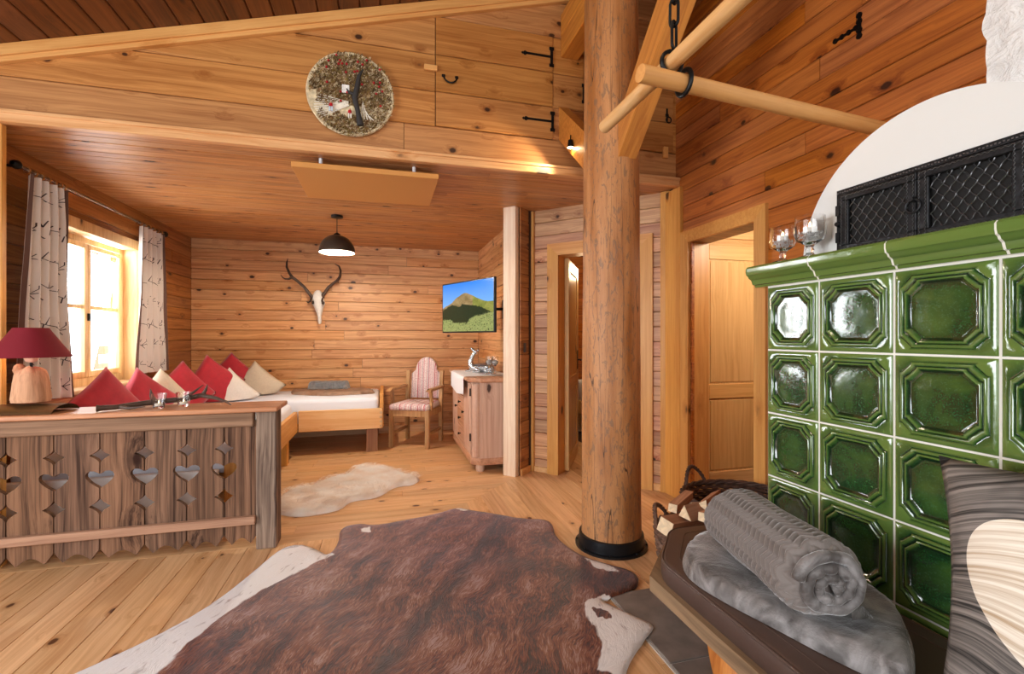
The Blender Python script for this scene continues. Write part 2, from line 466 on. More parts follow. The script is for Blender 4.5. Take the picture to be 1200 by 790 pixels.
# loft wall above the alcove
LX0 = -3.4
wf = slab('wall_loft', [(LX0, 2.3, YF + 0.022, YF + 0.12, CZ + 0.03, 4.2)], DARKBACK)
rows = [2.475, 2.68, 2.915, 3.165, 3.425, 3.68, 3.94]
HX0, HX1 = 0.334, 1.18
HB0, HB1 = 1.42, 2.175
pts = [r - CZ for r in [CZ] + rows]
pts = [0.0] + [r - CZ for r in rows]
boarding(wf, (LX0, YF + 0.022, CZ), (1, 0, 0), (0, 0, 1), (0, -1, 0), 2.2 - LX0, pts, 0, 0.022, LOFTW,
         holes=[(HX0 - LX0, HX1 - LX0, 2.68 - CZ, 3.43 - CZ), (HB0 - LX0, HB1 - LX0, 2.68 - CZ, 3.43 - CZ)], splits=(3.2, 4.6), c=0.009,
         starts=lambda mid: max(0, (mid + CZ - 0.16 - 3.40) / 0.2886 - LX0))
wfl = slab('wall_front_left', [(LX0, XL - 0.02, YF, YF + 0.1, 0, CZ)], LEFTW)
# outer walls of the main room, with the big windows that let the daylight in
slab('wall_west', [(-3.5, -3.4, -2.4, -0.8, 0, 3.0), (-3.5, -3.4, 1.7, 3.3, 0, 3.0), (-3.5, -3.4, -0.8, 1.7, 0, 0.5), (-3.5, -3.4, -0.8, 1.7, 2.2, 3.0)], LEFTW)
slab('wall_rear', [(-3.5, -1.3, -2.4, -2.3, 0, 4.2), (1.9, 2.3, -2.4, -2.3, 0, 4.2), (-1.3, 1.9, -2.4, -2.3, 0, 0.5), (-1.3, 1.9, -2.4, -2.3, 2.4, 4.2)], LEFTW)
slab('wall_bedroom', [(3.6, 3.7, 3.36, 6.5, 0, CZ), (XR + 0.12, 3.7, 3.32, 3.36, 0, 1.0)], RIGHTW)
wE = slab('wall_bathroom', [(3.6, 3.7, 1.2, 3.36, 0, 2.4), (XR + 0.12, 3.7, 1.2, 1.3, 0, 2.4), (XR + 0.12, 3.7, 1.2, 3.4, 2.4, 2.46), (XR + 0.12, 3.6, 3.34, 3.36, 0, 2.4)], RIGHTW)
boarding(wE, (XR + 0.13, 3.34, 1.2), (1, 0, 0), (0, 0, 1), (0, -1, 0), 1.4, 0.125, 9, 0.018, wood('pale_yellow_pine', '#ecc684', '#cf9a54', var=0.1, knots=0.4), splits=(2, 3), c=0.004)

# trims: numbered pieces of the setting
tn = [1]
def trim(mb, mat, smooth=0, M=None):
    tn[0] += 1
    return struct(mb.build('trim_%d' % tn[0], mat, smooth=smooth, M=M))
# rail under the loft wall
m = MB(); m.box(0, 2.2 - LX0, 0, 0.05, 0, 0.062, 0.004); m.box(0, 2.2 - LX0, -0.0, 0.06, 0.045, 0.066, 0.003)
trim(m, wood('pale_rail', '#e4b484', '#c88a56', var=0.02, knots=0.6), M=frame((2.2, YF, 2.41), (-1, 0, 0), (0, -1, 0), (0, 0, 1)))
# sloped cover strip under the roof
m = MB(); L = 5.6 / ru.x
m.box(0, L, 0, 0.05, -0.06, 0.0, 0.003); m.box(0, L, 0, 0.035, -0.085, -0.055, 0.003)
trim(m, TRIMX, M=frame((LX0, YF, roofz(LX0)), ru, (0, -1, 0), Vector((-ru.z, 0, ru.x))))
# post at the left end under the rail
trim(MB().box(XL - 0.02, -2.0, YF - 0.02, YF + 0.02, 0, CZ - 0.01, 0.004), TRIMZ)
# corner strip hall wall, casing
def dtrim(s0, s1, n0, n1, z0, z1, mat=TRIMZ, b=0.004): return trim(diagbox(MB(), s0, s1, n0, n1, z0, z1, b), mat)
dtrim(1.222, 1.30, -0.09, 0.03, 0, CZ - 0.002)
dtrim(0.0, 0.075, -0.02, 0.03, 0, CZ - 0.002)
def mitre_casing(org, u, n, s0, s1, z1, w, t, matz, matx, outn=None):
    """three mitred casing boards around a doorway; org+u*s; head sits on z1"""
    M = frame(org, u, n, (0, 0, 1))
    for side in (0, 1):
        a, b = (s0 - w, s0) if side == 0 else (s1, s1 + w)
        za, zb = (z1 + w, z1) if side == 0 else (z1, z1 + w)
        P = [(a, 0), (b, 0), (b, zb), (a, za)]
        m = MB(); m.add([(p, 0, q) for p, q in P] + [(p, t, q) for p, q in P], [(3, 2, 1, 0), (4, 5, 6, 7), (0, 1, 5, 4), (1, 2, 6, 5), (2, 3, 7, 6), (3, 0, 4, 7)])
        trim(m, matz, M=M)
    P = [(s0, z1), (s1, z1), (s1 + w, z1 + w), (s0 - w, z1 + w)]
    m = MB(); m.add([(p, 0, q) for p, q in P] + [(p, t, q) for p, q in P], [(3, 2, 1, 0), (4, 5, 6, 7), (0, 1, 5, 4), (1, 2, 6, 5), (2, 3, 7, 6), (3, 0, 4, 7)])
    trim(m, matx, M=M)
mitre_casing(dp(0, 0.0), DU, DN, 0.246, 0.977, 1.99, 0.108, 0.022, TRIMZ, TRIMX)
m = MB()
diagbox(m, 0.977, 1.0, -0.14, 0.0, 0, 1.99); diagbox(m, 0.223, 0.246, -0.14, 0.0, 0, 1.99); diagbox(m, 0.223, 1.0, -0.14, 0.0, 1.99, 2.01)
trim(m, TRIMZ)
dtrim(0.07, 0.14, -0.01, 0.008, 0, 0.06, PALEX); dtrim(1.09, 1.225, -0.01, 0.012, 0, 0.05, PALEX)
# back wall baseboard, return wall foot
b_ = MB().box(XL, 1.25, YB - 0.016, YB, 0, 0.085, 0.003).build('baseboard_back', wood('pale_base', '#d9b088', '#b98758', var=0.05, knots=0.2)); struct(b_)
m = MB(); m.box(0, 0.2, -0.0, 0.014, 0, 0.06, 0.003, M=frame(R0, RU, RN, (0, 0, 1))); struct(m.build('baseboard_return', TRIMX))
# right doorway casing and reveal
mitre_casing((XR, 0, 0), (0, 1, 0), (-1, 0, 0), 2.375, 3.02, 1.955, 0.09, 0.024, TRIMZ, TRIMY)
trim(MB().box(XR - 0.026, XR + 0.02, 3.112, 3.32, 0, 2.40, 0.004), TRIMZ)
m = MB(); m.box(XR, XR + 0.14, 2.35, 2.375, 0, 1.955); m.box(XR, XR + 0.16, 3.02, 3.05, 0, 1.955)
trim(m, TRIMZ)
trim(MB().box(XR, XR + 0.16, 2.35, 3.05, 1.955, 1.985), LEFTW)
trim(MB().box(XR + 0.02, XR + 0.175, 3.05, 3.30, 0, 2.1), wood('yellow_jamb', '#e3b768', '#c7934a', axis='z', var=0.02, knots=0.4))

# wooden post standing at the end of the side wall (turned 45 degrees)
post = MB(); post.box(0, 0.128, -0.105, 0, 0, CZ, 0.004, M=frame((1.129, 4.024, 0), DU, DN, (0, 0, 1)))
PM = frame((0, 0, 0), (1, 0, 0), (0, 1, 0), (0, 0, 1))
o = post.build('post', PALEZ); struct(o)

# doors
def panel_door(name, W, Ht, M, zs=(0.12, 0.75, 0.86, 1.86), lever=None):
    """panel door in local coordinates: x 0..W, thickness y -0.02..0.02"""
    d = MB().box(0.10, W - 0.10, -0.008, 0.008, zs[0] - 0.01, zs[3] + 0.01).build(name, DOORZ, M=M); struct(d)
    MB().box(0, 0.11, -0.02, 0.02, 0, Ht, 0.003).build('stile', DOORZ, d); MB().box(W - 0.11, W, -0.02, 0.02, 0, Ht, 0.003).build('stile', DOORZ, d)
    for a, b in ((0, zs[0]), (zs[1], zs[2]), (zs[3], Ht)):
        MB().box(0.11, W - 0.11, -0.019, 0.019, a, b, 0.003).build('rail', DOORX, d)
    for a, b in ((zs[0], zs[1]), (zs[2], zs[3])):
        m = MB(); 
        for q in (-1, 1):
            y0, y1 = (0.008, 0.013) if q > 0 else (-0.013, -0.008)
            m.box(0.125, W - 0.125, y0, y1, a + 0.015, b - 0.015, 0.003)
        m.build('panel', DOORZ, d)
    if lever is not None:
        m = MB(); m.tube([(lever, -0.02, 1.0), (lever, -0.065, 1.0), (lever + (0.11 if lever < W / 2 else -0.11), -0.068, 1.0)], 0.009, 8)
        m.box(lever - 0.02, lever + 0.02, -0.026, -0.02, 0.9, 1.1, 0.003)
        m.build('door_handle', IRON, d, smooth=40)
    return d
panel_door('door_1', 0.80, 1.99, frame((2.40, 3.225, 0.0), (1, 0, 0), (0, 1, 0), (0, 0, 1)), zs=(0.165, 0.755, 0.87, 1.875))
MB().tube([(2.378, 3.21, 0.3), (2.378, 3.21, 1.9)], 0.006, 6).build('trim_40', IRON); struct(bpy.data.objects['trim_40'])
du = Vector((0.50, 0.866, 0)).normalized(); dn_ = Vector((-du.y, du.x, 0))
panel_door('door_2', 0.74, 1.97, frame(dp(0.955, -0.125, 0.01), du, dn_, (0, 0, 1)), lever=0.66)

# ------------------------------------------------------------------ window
WY0, WY1, WZ0, WZ1, WX = 4.0, 5.09, 0.86, 2.045, -2.33
WINW = wood('window_wood', '#e6c288', '#c2935a', axis='z', var=0.04, knots=0.1)
m = MB()
m.box(WX - 0.08, XL, WY1, WY1 + 0.02, WZ0, WZ1 + 0.02); m.box(WX - 0.08, XL, WY0 - 0.02, WY0, WZ0, WZ1 + 0.02)
m.box(WX - 0.08, XL, WY0 - 0.02, WY1 + 0.02, WZ1, WZ1 + 0.02); 
win = struct(m.build('window_1', WINW))
MB().box(WX - 0.05, XL + 0.045, WY0 - 0.06, WY1 + 0.06, WZ0 - 0.03, WZ0, 0.006).build('window_sill', wood('sill_wood', '#dcb88c', '#b98f63', axis='y', var=0.03, knots=0.1), win)
for nm, b in (('casing', (XL, XL + 0.018, WY0 - 0.09, WY0, WZ0, WZ1)), ('casing', (XL, XL + 0.018, WY1, WY1 + 0.1, WZ0 - 0.0, WZ1)), ('casing', (XL, XL + 0.02, WY0 - 0.1, WY1 + 0.11, WZ1, WZ1 + 0.085))):
    MB().box(*b, 0.003).build(nm, WINW, win)
ft = 0.045
m = MB()
m.box(WX - 0.03, WX + 0.02, WY0, WY0 + ft, WZ0, WZ1); m.box(WX - 0.03, WX + 0.02, WY1 - ft, WY1, WZ0, WZ1)
m.box(WX - 0.03, WX + 0.02, WY0 + ft, WY1 - ft, WZ0, WZ0 + ft + 0.02); m.box(WX - 0.03, WX + 0.02, WY0 + ft, WY1 - ft, WZ1 - ft, WZ1)
m.build('window_frame', WINW, win)
ymid = 4.545
for a, b in ((WY0 + ft, ymid), (ymid, WY1 - ft)):
    m = MB(); t = 0.04; z0 = WZ0 + ft + 0.02; z1 = WZ1 - ft
    m.box(WX - 0.02, WX + 0.032, a + 0.002, a + t, z0, z1, 0.004); m.box(WX - 0.02, WX + 0.032, b - t, b - 0.002, z0, z1, 0.004)
    m.box(WX - 0.02, WX + 0.031, a + t, b - t, z0, z0 + t + 0.01, 0.004); m.box(WX - 0.02, WX + 0.031, a + t, b - t, z1 - t, z1, 0.004)
    sash = m.build('sash', WINW, win)
    MB().box(WX - 0.012, WX + 0.024, a + t, b - t, 1.475, 1.505, 0.003).build('muntin', WINW, sash)
    for z_a, z_b in ((z0 + t, 1.48), (1.50, z1 - t)):
        MB().box(WX + 0.0, WX + 0.004, a + t - 0.004, b - t + 0.004, z_a, z_b).build('pane', GLASS, sash)
MB().box(WX + 0.03, WX + 0.045, ymid - 0.014, ymid + 0.014, 1.38, 1.44, 0.003).build('latch', IRON, win)

# what shows outside the window: ground in overexposed white, eave board and a dark-stemmed tree row
BLOWN_GROUND = plain('overexposed_ground', '#f4f7fb', 0.9)  # near-white colour stands for the overexposed view outside
g = struct(MB().box(-30, -2.6, -20, 40, -0.6, -0.5).build('ground', BLOWN_GROUND))
t = thing('balcony_railing', 'pale timber balcony railing outside the alcove window', 'railing', (-3.9, 5.2, -0.5))
RAILM = wood('railing_wood', '#d8b48a', '#b58a5c', axis='z', var=0.1)
for yy in (-1.4, 0.6, 2.6):
    MB().box(-0.05, 0.05, yy - 0.05, yy + 0.05, 0, 3.0, 0.004).build('post', RAILM, t)
for zz in (0.5, 0.75, 1.0, 1.25, 1.5):
    MB().box(-0.03, 0.0, -1.6, 3.0, zz, zz + 0.12, 0.004).build('rail', RAILM, t)
t = thing('fir_tree', 'pale overexposed green fir tree standing beyond the alcove window', 'tree', (-9.0, 11.5, -0.5))
MB().tube([(0, 0, 0), (0, 0, 6)], [0.16, 0.04], 8).build('trunk', plain('bark', '#6a5a4a', 0.9), t)
m = MB()
for j in range(12):
    z0 = 0.7 + j * 0.45; r = 1.5 * (1 - j / 13)
    m.lathe([(r, z0), (r * 0.5, z0 + 0.3), (0.05, z0 + 0.75)], 14, wob=lambda a, z: 1 + 0.25 * sin(a * 7 + z * 5))
m.build('foliage', plain('overexposed_needles', '#c4d2c2', 0.9, noise_amt=0.3, scale=4), t)  # needles paled in colour to look overexposed through the window

# ------------------------------------------------------------------ loft details
def strap_hinge(parent, x, z, L, y=YF, flip=1):
    m = MB()
    m.box(0, L, -0.005, 0.005, -0.007, 0.007, M=Matrix.Translation((0, 0, 0)))
    m.lathe([(0.0, -0.003), (0.015, -0.003), (0.015, 0.003), (0.0, 0.003)], 12, M=Matrix.Translation((0, 0, 0)) @ Matrix.Rotation(pi / 2, 4, 'X'))
    for q in (-1, 1):
        m.add([(-0.012, 0, q * 0.0), (-0.018, 0, q * 0.012), (-0.03, 0, 0)], [(0, 1, 2)])
    m.box(L, L + 0.02, -0.006, 0.006, -0.055, 0.055, 0.002)
    for q in (-1, 1):
        m.box(L - 0.008, L + 0.028, -0.006, 0.004, q * 0.06 - 0.012, q * 0.06 + 0.012, 0.003)
        m.box(L + 0.002, L + 0.018, -0.010, 0.0, q * 0.03 - 0.006, q * 0.03 + 0.006, 0.002)
    return m.build('strap_hinge', IRON, parent, M=Matrix.Translation((x, y, z)) @ Matrix.Scale(flip, 4, (1, 0, 0)))
h = thing('loft_hatch', 'wide pine hatch in the gable wall above the rail with a black curved pull', 'hatch', (HX0, YF, 2.68))
for i in range(3):
    z0, z1 = rows[1 + i], rows[2 + i]
    plank(h, (0.004, 0.020, z0 - 2.68 + 0.003), (1, 0, 0), (0, 0, 1), (0, -1, 0), HX1 - HX0 - 0.008, z1 - z0 - 0.004, 0.026, HATCHW, c=0.009)
strap_hinge(h, 0.633, 0.590, 0.19, -0.008); strap_hinge(h, 0.64, 0.125, 0.19, -0.008)
m = MB()
m.tube([(0.06 + 0.055 * (1 - cos(a)) if False else 0.10 - 0.045 * cos(a), -0.03, 0.335 - 0.045 * sin(a)) for a in [pi * i / 12 for i in range(13)]], 0.006, 8)
for q in (0.055, 0.145):
    m.box(q - 0.012, q + 0.012, -0.012, -0.006, 0.332, 0.352, 0.003); m.tube([(q, -0.006, 0.336), (q, -0.03, 0.336)], 0.005, 6)
m.build('pull_handle', IRON, h, smooth=40)
MB().box(-0.075, 0.012, -0.028, -0.007, 0.36, 0.395, 0.003).build('turn_button', TRIMX, h)
h2 = thing('loft_hatch', 'dim pine hatch in the corner right of the log column with a black drop ring', 'hatch', (HB0, YF, 2.68))
for i in range(3):
    z0, z1 = rows[1 + i], rows[2 + i]
    plank(h2, (0.004, 0.020, z0 - 2.68 + 0.003), (1, 0, 0), (0, 0, 1), (0, -1, 0), HB1 - HB0 - 0.008, z1 - z0 - 0.004, 0.026, HATCHW, c=0.006)
m = MB(); m.tube([(0.705 + 0.022 * sin(2 * pi * i / 14), -0.016, 0.25 - 0.022 * cos(2 * pi * i / 14)) for i in range(14)], 0.005, 6, closed=True)
m.box(0.687, 0.703, -0.014, -0.006, 0.24, 0.34, 0.004); m.box(0.68, 0.71, -0.013, -0.006, 0.275, 0.30, 0.004)
m.build('drop_ring', IRON, h2, smooth=40)
MB().box(0.655, 0.695, -0.03, -0.007, -0.05, 0.035, 0.003).build('turn_button', TRIMX, h2)
strap_hinge(h2, 0.06, 0.36, 0.05, -0.008, -1)
# gable wall hinge on the right wall (a hatch in that wall)
def star_hinge(): 
    m = MB()
    m.box(-0.006, 0.0, 0.0, 0.12, -0.006, 0.006); 
    for q in range(4): m.lathe([(0, -0.004), (0.013, -0.004), (0.013, 0.004), (0, 0.004)], 8, M=Matrix.Translation((-0.004, 0.12 - q * 0.035, 0)) @ Matrix.Rotation(pi / 2, 4, 'Y'))
    m.box(-0.007, 0.0, -0.012, 0.006, -0.055, 0.055, 0.002)
    for q in (-0.05, -0.02, 0.02, 0.05): m.lathe([(0, -0.004), (0.014, -0.004), (0.014, 0.004), (0, 0.004)], 8, M=Matrix.Translation((-0.004, -0.003, q)) @ Matrix.Rotation(pi / 2, 4, 'Y'))
    return m
o = star_hinge().build('strap_hinge', IRON, M=Matrix.Translation((XR, 1.735, 2.742)))
tag(o, 'black wrought iron cross hinge on the high amber plank wall above the stove', 'hinge')

# log column, beam on top of it, two braces
LC = Vector((1.325, 2.58, 0))
LOGM = NT('log_wood')
co = LOGM.coord(); 
nz = LOGM.noise(LOGM.vmul(co, (9, 9, 1.2)), 1.0, 4, 0.6)
nz2 = LOGM.noise(LOGM.vmul(co, (34, 34, 11)), 1.0, 4, 0.7, 1.6)
zc = LOGM.n('ShaderNodeSeparateXYZ'); LOGM.l(co, zc.inputs[0])
c0 = LOGM.mix(LOGM.maprange(nz, 0.35, 0.65), lin('#c88e5a'), lin('#a2642f'))
c1 = LOGM.mix(LOGM.math('MULTIPLY', LOGM.maprange(nz2, 0.55, 0.585), 0.55), c0, lin('#665648'))
fine = LOGM.noise(LOGM.vmul(co, (120, 120, 4)), 1.0, 2)
c2 = LOGM.mix(LOGM.math('MULTIPLY', LOGM.maprange(fine, 0.58, 0.7), 0.4), c1, lin('#5a3218'))
crack = LOGM.noise(LOGM.vmul(co, (14, 14, 0.5)), 1.0, 1)
cm = LOGM.math('LESS_THAN', LOGM.math('ABSOLUTE', LOGM.math('SUBTRACT', crack, 0.52)), 0.0035)
c3 = LOGM.mix(LOGM.math('MULTIPLY', cm, 0.8), c2, lin('#24120a'))
LOGM.bump(LOGM.math('SUBTRACT', LOGM.math('ADD', nz2, LOGM.math('MULTIPLY', nz, 0.7)), cm), 0.5, 0.006)
LOGM.set(Base_Color=c3, Roughness=0.5)
t = thing('log_column', 'thick round log column with chipped bark marks standing on a black steel foot', 'column', LC)
m = MB(); prof = [(0.178 - 0.018 * (i / 40), 0.05 + 3.23 * i / 40) for i in range(41)]
m.lathe(prof, 48, wob=lambda a, z: 1 + 0.018 * noise.noise(Vector((cos(a) * 2, sin(a) * 2, z * 1.3))) + 0.012 * noise.noise(Vector((cos(a) * 7, sin(a) * 7, z * 4))), cap1=True)
m.build('log', LOGM.m, t, smooth=80)
m = MB(); m.lathe([(0.19, 0.0), (0.215, 0.0), (0.215, 0.012), (0.196, 0.014), (0.192, 0.075), (0.178, 0.078), (0.176, 0.0)], 40)
for i in range(8):
    a = i * pi / 4 + 0.3; m.lathe([(0, 0.022), (0.006, 0.02), (0.007, 0.014)], 6, c=(0.206 * cos(a), 0.206 * sin(a), 0.0))
m.build('steel_foot', BLACK, t, smooth=40)
m = MB(); m.box(0, 4.4, 0, 0.135, 0, 0.155, 0.005)
m.box(0, 4.4, 0, 0.135, 0.157, 0.31, 0.005)
struct(m.build('beam', BRACEW, M=frame((1.375, YF, 3.28), (0, -1, 0), (-1, 0, 0), (0, 0, 1))))
MB().box(1.345, 1.375, 2.88, 2.95, 3.262, 3.278).build('trim_41', IRON); struct(bpy.data.objects['trim_41'])
# front brace rises towards the camera under the beam
b1 = Vector((0, -S2, S2))
m = MB(); m.prism([(0.0, 0.0), (1.62, 0.0), (1.42, 0.16), (0.0 - 0.02, 0.16)], 0, 0.112, axis='z')
m2 = MB(); 
u = b1; n = Vector((0, S2, S2)); 
M1 = frame((1.288, 2.42, 2.275), u, n, Vector((1, 0, 0)))
m.build('brace', BRACEW, M=M1); o = bpy.data.objects['brace']; struct(o)
# rear brace from the column up to the gable wall
q = Vector((0, 0.78, 0.64)).normalized(); nq = Vector((0, -q.z, q.y))
m = MB(); 
zt = 2.924; hh = 0.242
P = [(YF - 0.0, zt), (YF, zt - hh), (2.66, zt - hh - 0.54 * 0.83), (2.66, zt - 0.54 * 0.83)]
m.prism([(a, b) for a, b in P], 1.226, 1.30, axis='x')
struct(m.build('brace', BRACEW))
# small spotlight on the rear brace
t = thing('spotlight', 'small lit spotlight clipped under the brace behind the log column', 'lamp', (1.205, 2.93, 2.52))
MB().lathe([(0.0, 0.05), (0.016, 0.048), (0.022, 0.0), (0.02, 0.0)], 16).build('housing', IRON, t, smooth=40)
MB().lathe([(0.0, -0.002), (0.019, -0.002)], 16).build('bulb', emit('spot_bulb', '#ffe2b0', 90), t)
MB().tube([(0, 0, 0.045), (0.01, 0.02, 0.09)], 0.005, 6).build('bracket', IRON, t)
l = bpy.data.lights.new('spot_light', 'SPOT'); l.energy = 9; l.spot_size = radians(120); l.spot_blend = 0.5; l.color = (1, 0.78, 0.5); l.shadow_soft_size = 0.02
o = bpy.data.objects.new('spot_light', l); o.location = (1.17, 2.95, 2.505); o.rotation_euler = (Vector((0.75, 3.2, 2.3)) - Vector(o.location)).to_track_quat('-Z', 'Y').to_euler(); link(o)

# poles hanging from a chain in front of the column
t = thing('drying_pole', 'round timber pole crossing the room above the stove, hung lower of the two', 'pole', (0.637, 1.08, 1.93))
L = sqrt(1.56 ** 2 + 0.14 ** 2)
u = Vector((1.56, 0.14, 0)).normalized(); v = Vector((-u.y, u.x, 0))
MB().tube([(0, 0, 0), (L, 0, 0)], 0.0225, 20).build('rod', POLEX, t, smooth=40, M=frame((0, 0, 0), u, v, (0, 0, 1)))
t = thing('drying_pole', 'paler round timber pole pointing at the viewer, resting over the other pole', 'pole', (0.75, 1.51, 1.99))
MB().tube([(0, 0, 0), (2.2, 0, 0)], 0.0215, 20).build('rod', wood('pale_pole', '#deb078', '#c48a4c', var=0.05, knots=0.15), t, smooth=40, M=frame((0, 0, 0), (0, -1, 0), (1, 0, 0), (0, 0, 1)))
CH = Vector((0.764, 1.09, 1.975))
t = thing('hanging_chain', 'black iron chain with two rings holding the crossed poles', 'chain', CH)
m = MB()
for zc_, ax, rr in ((0.016, 'y', 0.0305), (-0.045, 'x', 0.0315)):
    pts_ = []
    for i in range(20):
        a = 2 * pi * i / 20
        if ax == 'y': pts_.append((-0.014 + rr * cos(a), 0.02, zc_ + rr * sin(a)))
        else: pts_.append((-0.02 + 0.03, rr * cos(a), zc_ + rr * sin(a)))
    m.tube(pts_, 0.0055, 8, closed=True, flat=1.3)
m.build('ring', IRON, t, smooth=60)
for k_ in range(9):
    zc_ = 0.085 + k_ * 0.062; m = MB(); pts_ = []
    for i in range(20):
        a = 2 * pi * i / 20; px_ = 0.012 * cos(a); pz_ = 0.018 * sin(a) + (0.02 if sin(a) > 0 else -0.02)
        pts_.append((px_, 0, pz_) if k_ % 2 == 0 else (0, px_, pz_))
    R_ = Matrix.Rotation(0.5, 4, 'Z')
    m.tube([tuple(R_ @ Vector(p) + Vector((-0.012, 0.012, zc_))) for p in pts_], 0.0042, 6, closed=True)
    m.build('link', IRON, t, smooth=60)

# ------------------------------------------------------------------ tiled stove
GL = NT('green_glaze')
co = GL.coord()
rnd = GL.n('ShaderNodeObjectInfo').outputs['Random']
P = GL.vadd(co, GL.n('ShaderNodeVectorMath', operation='SCALE').outputs[0]) if False else co
cbr = GL.n('ShaderNodeCombineXYZ'); GL.l(GL.math('MULTIPLY', rnd, 9.0), cbr.inputs[0]); GL.l(GL.math('MULTIPLY', rnd, 5.0), cbr.inputs[1])
P = GL.vadd(co, cbr.outputs[0])
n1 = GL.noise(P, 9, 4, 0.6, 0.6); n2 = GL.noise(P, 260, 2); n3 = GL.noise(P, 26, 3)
pointy = GL.n('ShaderNodeNewGeometry').outputs['Pointiness']  # convex edges get a lighter green, recesses a darker one
base = GL.mix(GL.maprange(n1, 0.35, 0.68), lin('#12381c'), lin('#3b5c24'))
base = GL.mix(GL.math('MULTIPLY', GL.maprange(n2, 0.55, 0.75), 0.35), base, lin('#4c8060'))
base = GL.mix(GL.maprange(pointy, 0.50, 0.56), base, lin('#5f7a38'))
base = GL.mix(GL.maprange(pointy, 0.50, 0.45), base, lin('#0c2612'))
GL.bump(GL.math('ADD', GL.math('MULTIPLY', n3, 0.8), GL.math('MULTIPLY', n2, 0.12)), 0.35, 0.004)
GL.set(Base_Color=base, Roughness=GL.math('MULTIPLY_ADD', n2, 0.25, 0.02), Specular_IOR_Level=0.7, Coat_Weight=0.6, Coat_Roughness=0.06)
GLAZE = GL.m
GROUT = plain('white_grout', '#e8e6dc', 0.8)
SX = 1.25
stove = thing('tile_stove', 'green glazed tile stove with white domed top beside the bench', 'stove', (0, 0, 0))
MB().box(SX - 0.0005, 2.18, -0.35, 1.3, 0.0, 1.42).build('stove_body', GROUT, stove)
def ring_pts(hw, hh, c, t):
    """notched octagon: corner size c with small steps t"""
    P = []
    for sx, sy, order in ((1, 1, 0), (-1, 1, 1), (-1, -1, 0), (1, -1, 1)):
        q = [(hw, hh - c), (hw - t, hh - c + t * 0.5), (hw - c + t * 0.5, hh - t), (hw - c, hh)]
        if order: q = q[::-1]
        P += [(sx * a, sy * b) for a, b in q]
    return P
def tile_mesh(w, h):
    m = MB(); hw, hh = w / 2, h / 2
    vs = []; fs = []
    # (half inset from edge, depth) rings; first is the rounded border
    rings = []
    O = ring_pts(hw, hh, 0.0001, 0)
    rings.append((ring_pts(hw, hh, 0.03, -0.0), -0.006))
    spec = [(0.0125, 0.026, 0.005, 0.0035), (0.0140, 0.026, 0.005, 0.003), (0.017, 0.0265, 0.005, 0.0085), (0.020, 0.027, 0.005, 0.0095), (0.023, 0.0275, 0.005, 0.007), (0.025, 0.028, 0.005, 0.0045), (0.027, 0.028, 0.005, 0.008), (0.0295, 0.0285, 0.005, 0.009), (0.032, 0.029, 0.005, 0.006), (0.0355, 0.029, 0.005, 0.001), (0.040, 0.028, 0.004, 0.0006), (0.055, 0.022, 0.003, 0.0014), (0.075, 0.012, 0.001, 0.0020)]
    # outer square rings (16 verts to match)
    def sq(a, b):
        P = []
        for sx, sy, order in ((1, 1, 0), (-1, 1, 1), (-1, -1, 0), (1, -1, 1)):
            q = [(a, b - 0.026), (a, b - 0.0002), (a - 0.0002, b), (a - 0.026, b)]
            if order: q = q[::-1]
            P += [(sx * x, sy * y) for x, y in q]
        return P
    R_ = [(sq(hw, hh), -0.008), (sq(hw, hh), 0.0005), (sq(hw - 0.003, hh - 0.003), 0.0035)]
    for ins, c, t, d in spec: R_.append((ring_pts(hw - ins, hh - ins, c, t), d))
    n = 16
    for P, d in R_: vs += [(a, b, d) for a, b in P]
    for j in range(len(R_) - 1):
        for i in range(n): fs.append((j * n + i, j * n + (i + 1) % n, (j + 1) * n + (i + 1) % n, (j + 1) * n + i))
    fs.append(tuple((len(R_) - 1) * n + i for i in range(n)))
    m.add(vs, fs)
    return m.mesh('tile', GLAZE, smooth=50)
ys = [1.302, 1.107, 0.894, 0.681, 0.468, 0.255, 0.042, -0.171]
zs = [1.417, 1.2065, 0.996, 0.786, 0.576, 0.366, 0.156]
TM = {}
for i in range(len(ys) - 1):
    for j in range(len(zs) - 1):
        w = ys[i] - ys[i + 1] - 0.005; h_ = zs[j] - zs[j + 1] - 0.005
        key = round(w, 3)
        if key not in TM: TM[key] = tile_mesh(w, h_)
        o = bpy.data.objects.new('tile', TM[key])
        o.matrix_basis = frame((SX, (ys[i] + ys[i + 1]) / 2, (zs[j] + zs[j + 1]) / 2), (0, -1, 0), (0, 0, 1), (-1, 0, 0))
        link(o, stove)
MB().box(SX - 0.008, SX + 0.01, -0.35, 1.302, 0.012, 0.153, 0.004).build('plinth', GLAZE, stove)
# cornice tiles
prof = [(0.0, 0.0), (-0.012, 0.0), (-0.016, 0.007), (-0.024, 0.009), (-0.027, 0.016), (-0.030, 0.024), (-0.040, 0.030), (-0.043, 0.036), (-0.050, 0.040), (-0.053, 0.050), (-0.053, 0.062), (-0.046, 0.069), (0.03, 0.070)]
cy = [1.345, 1.099, 0.879, 0.661, 0.443, 0.225, 0.0, -0.22]
for i in range(len(cy) - 1):
    m = MB(); m.prism([(SX + a, 1.42 + b) for a, b in prof] + [(SX + 0.03, 1.42)], cy[i + 1] + 0.002, cy[i] - 0.002, axis='y')
    m.build('cornice_tile', GLAZE, stove, smooth=35)
    if i: MB().prism([(SX + a * 0.985 - 0.0004, 1.42 + b * 0.985) for a, b in prof] + [(SX + 0.03, 1.42)], cy[i] - 0.0025, cy[i] + 0.0025, axis='y').build('grout_joint', GROUT, stove)
MB().box(SX, 2.18, -0.3, 1.345, 1.425, 1.487).build('cover_slab', GLAZE, stove)
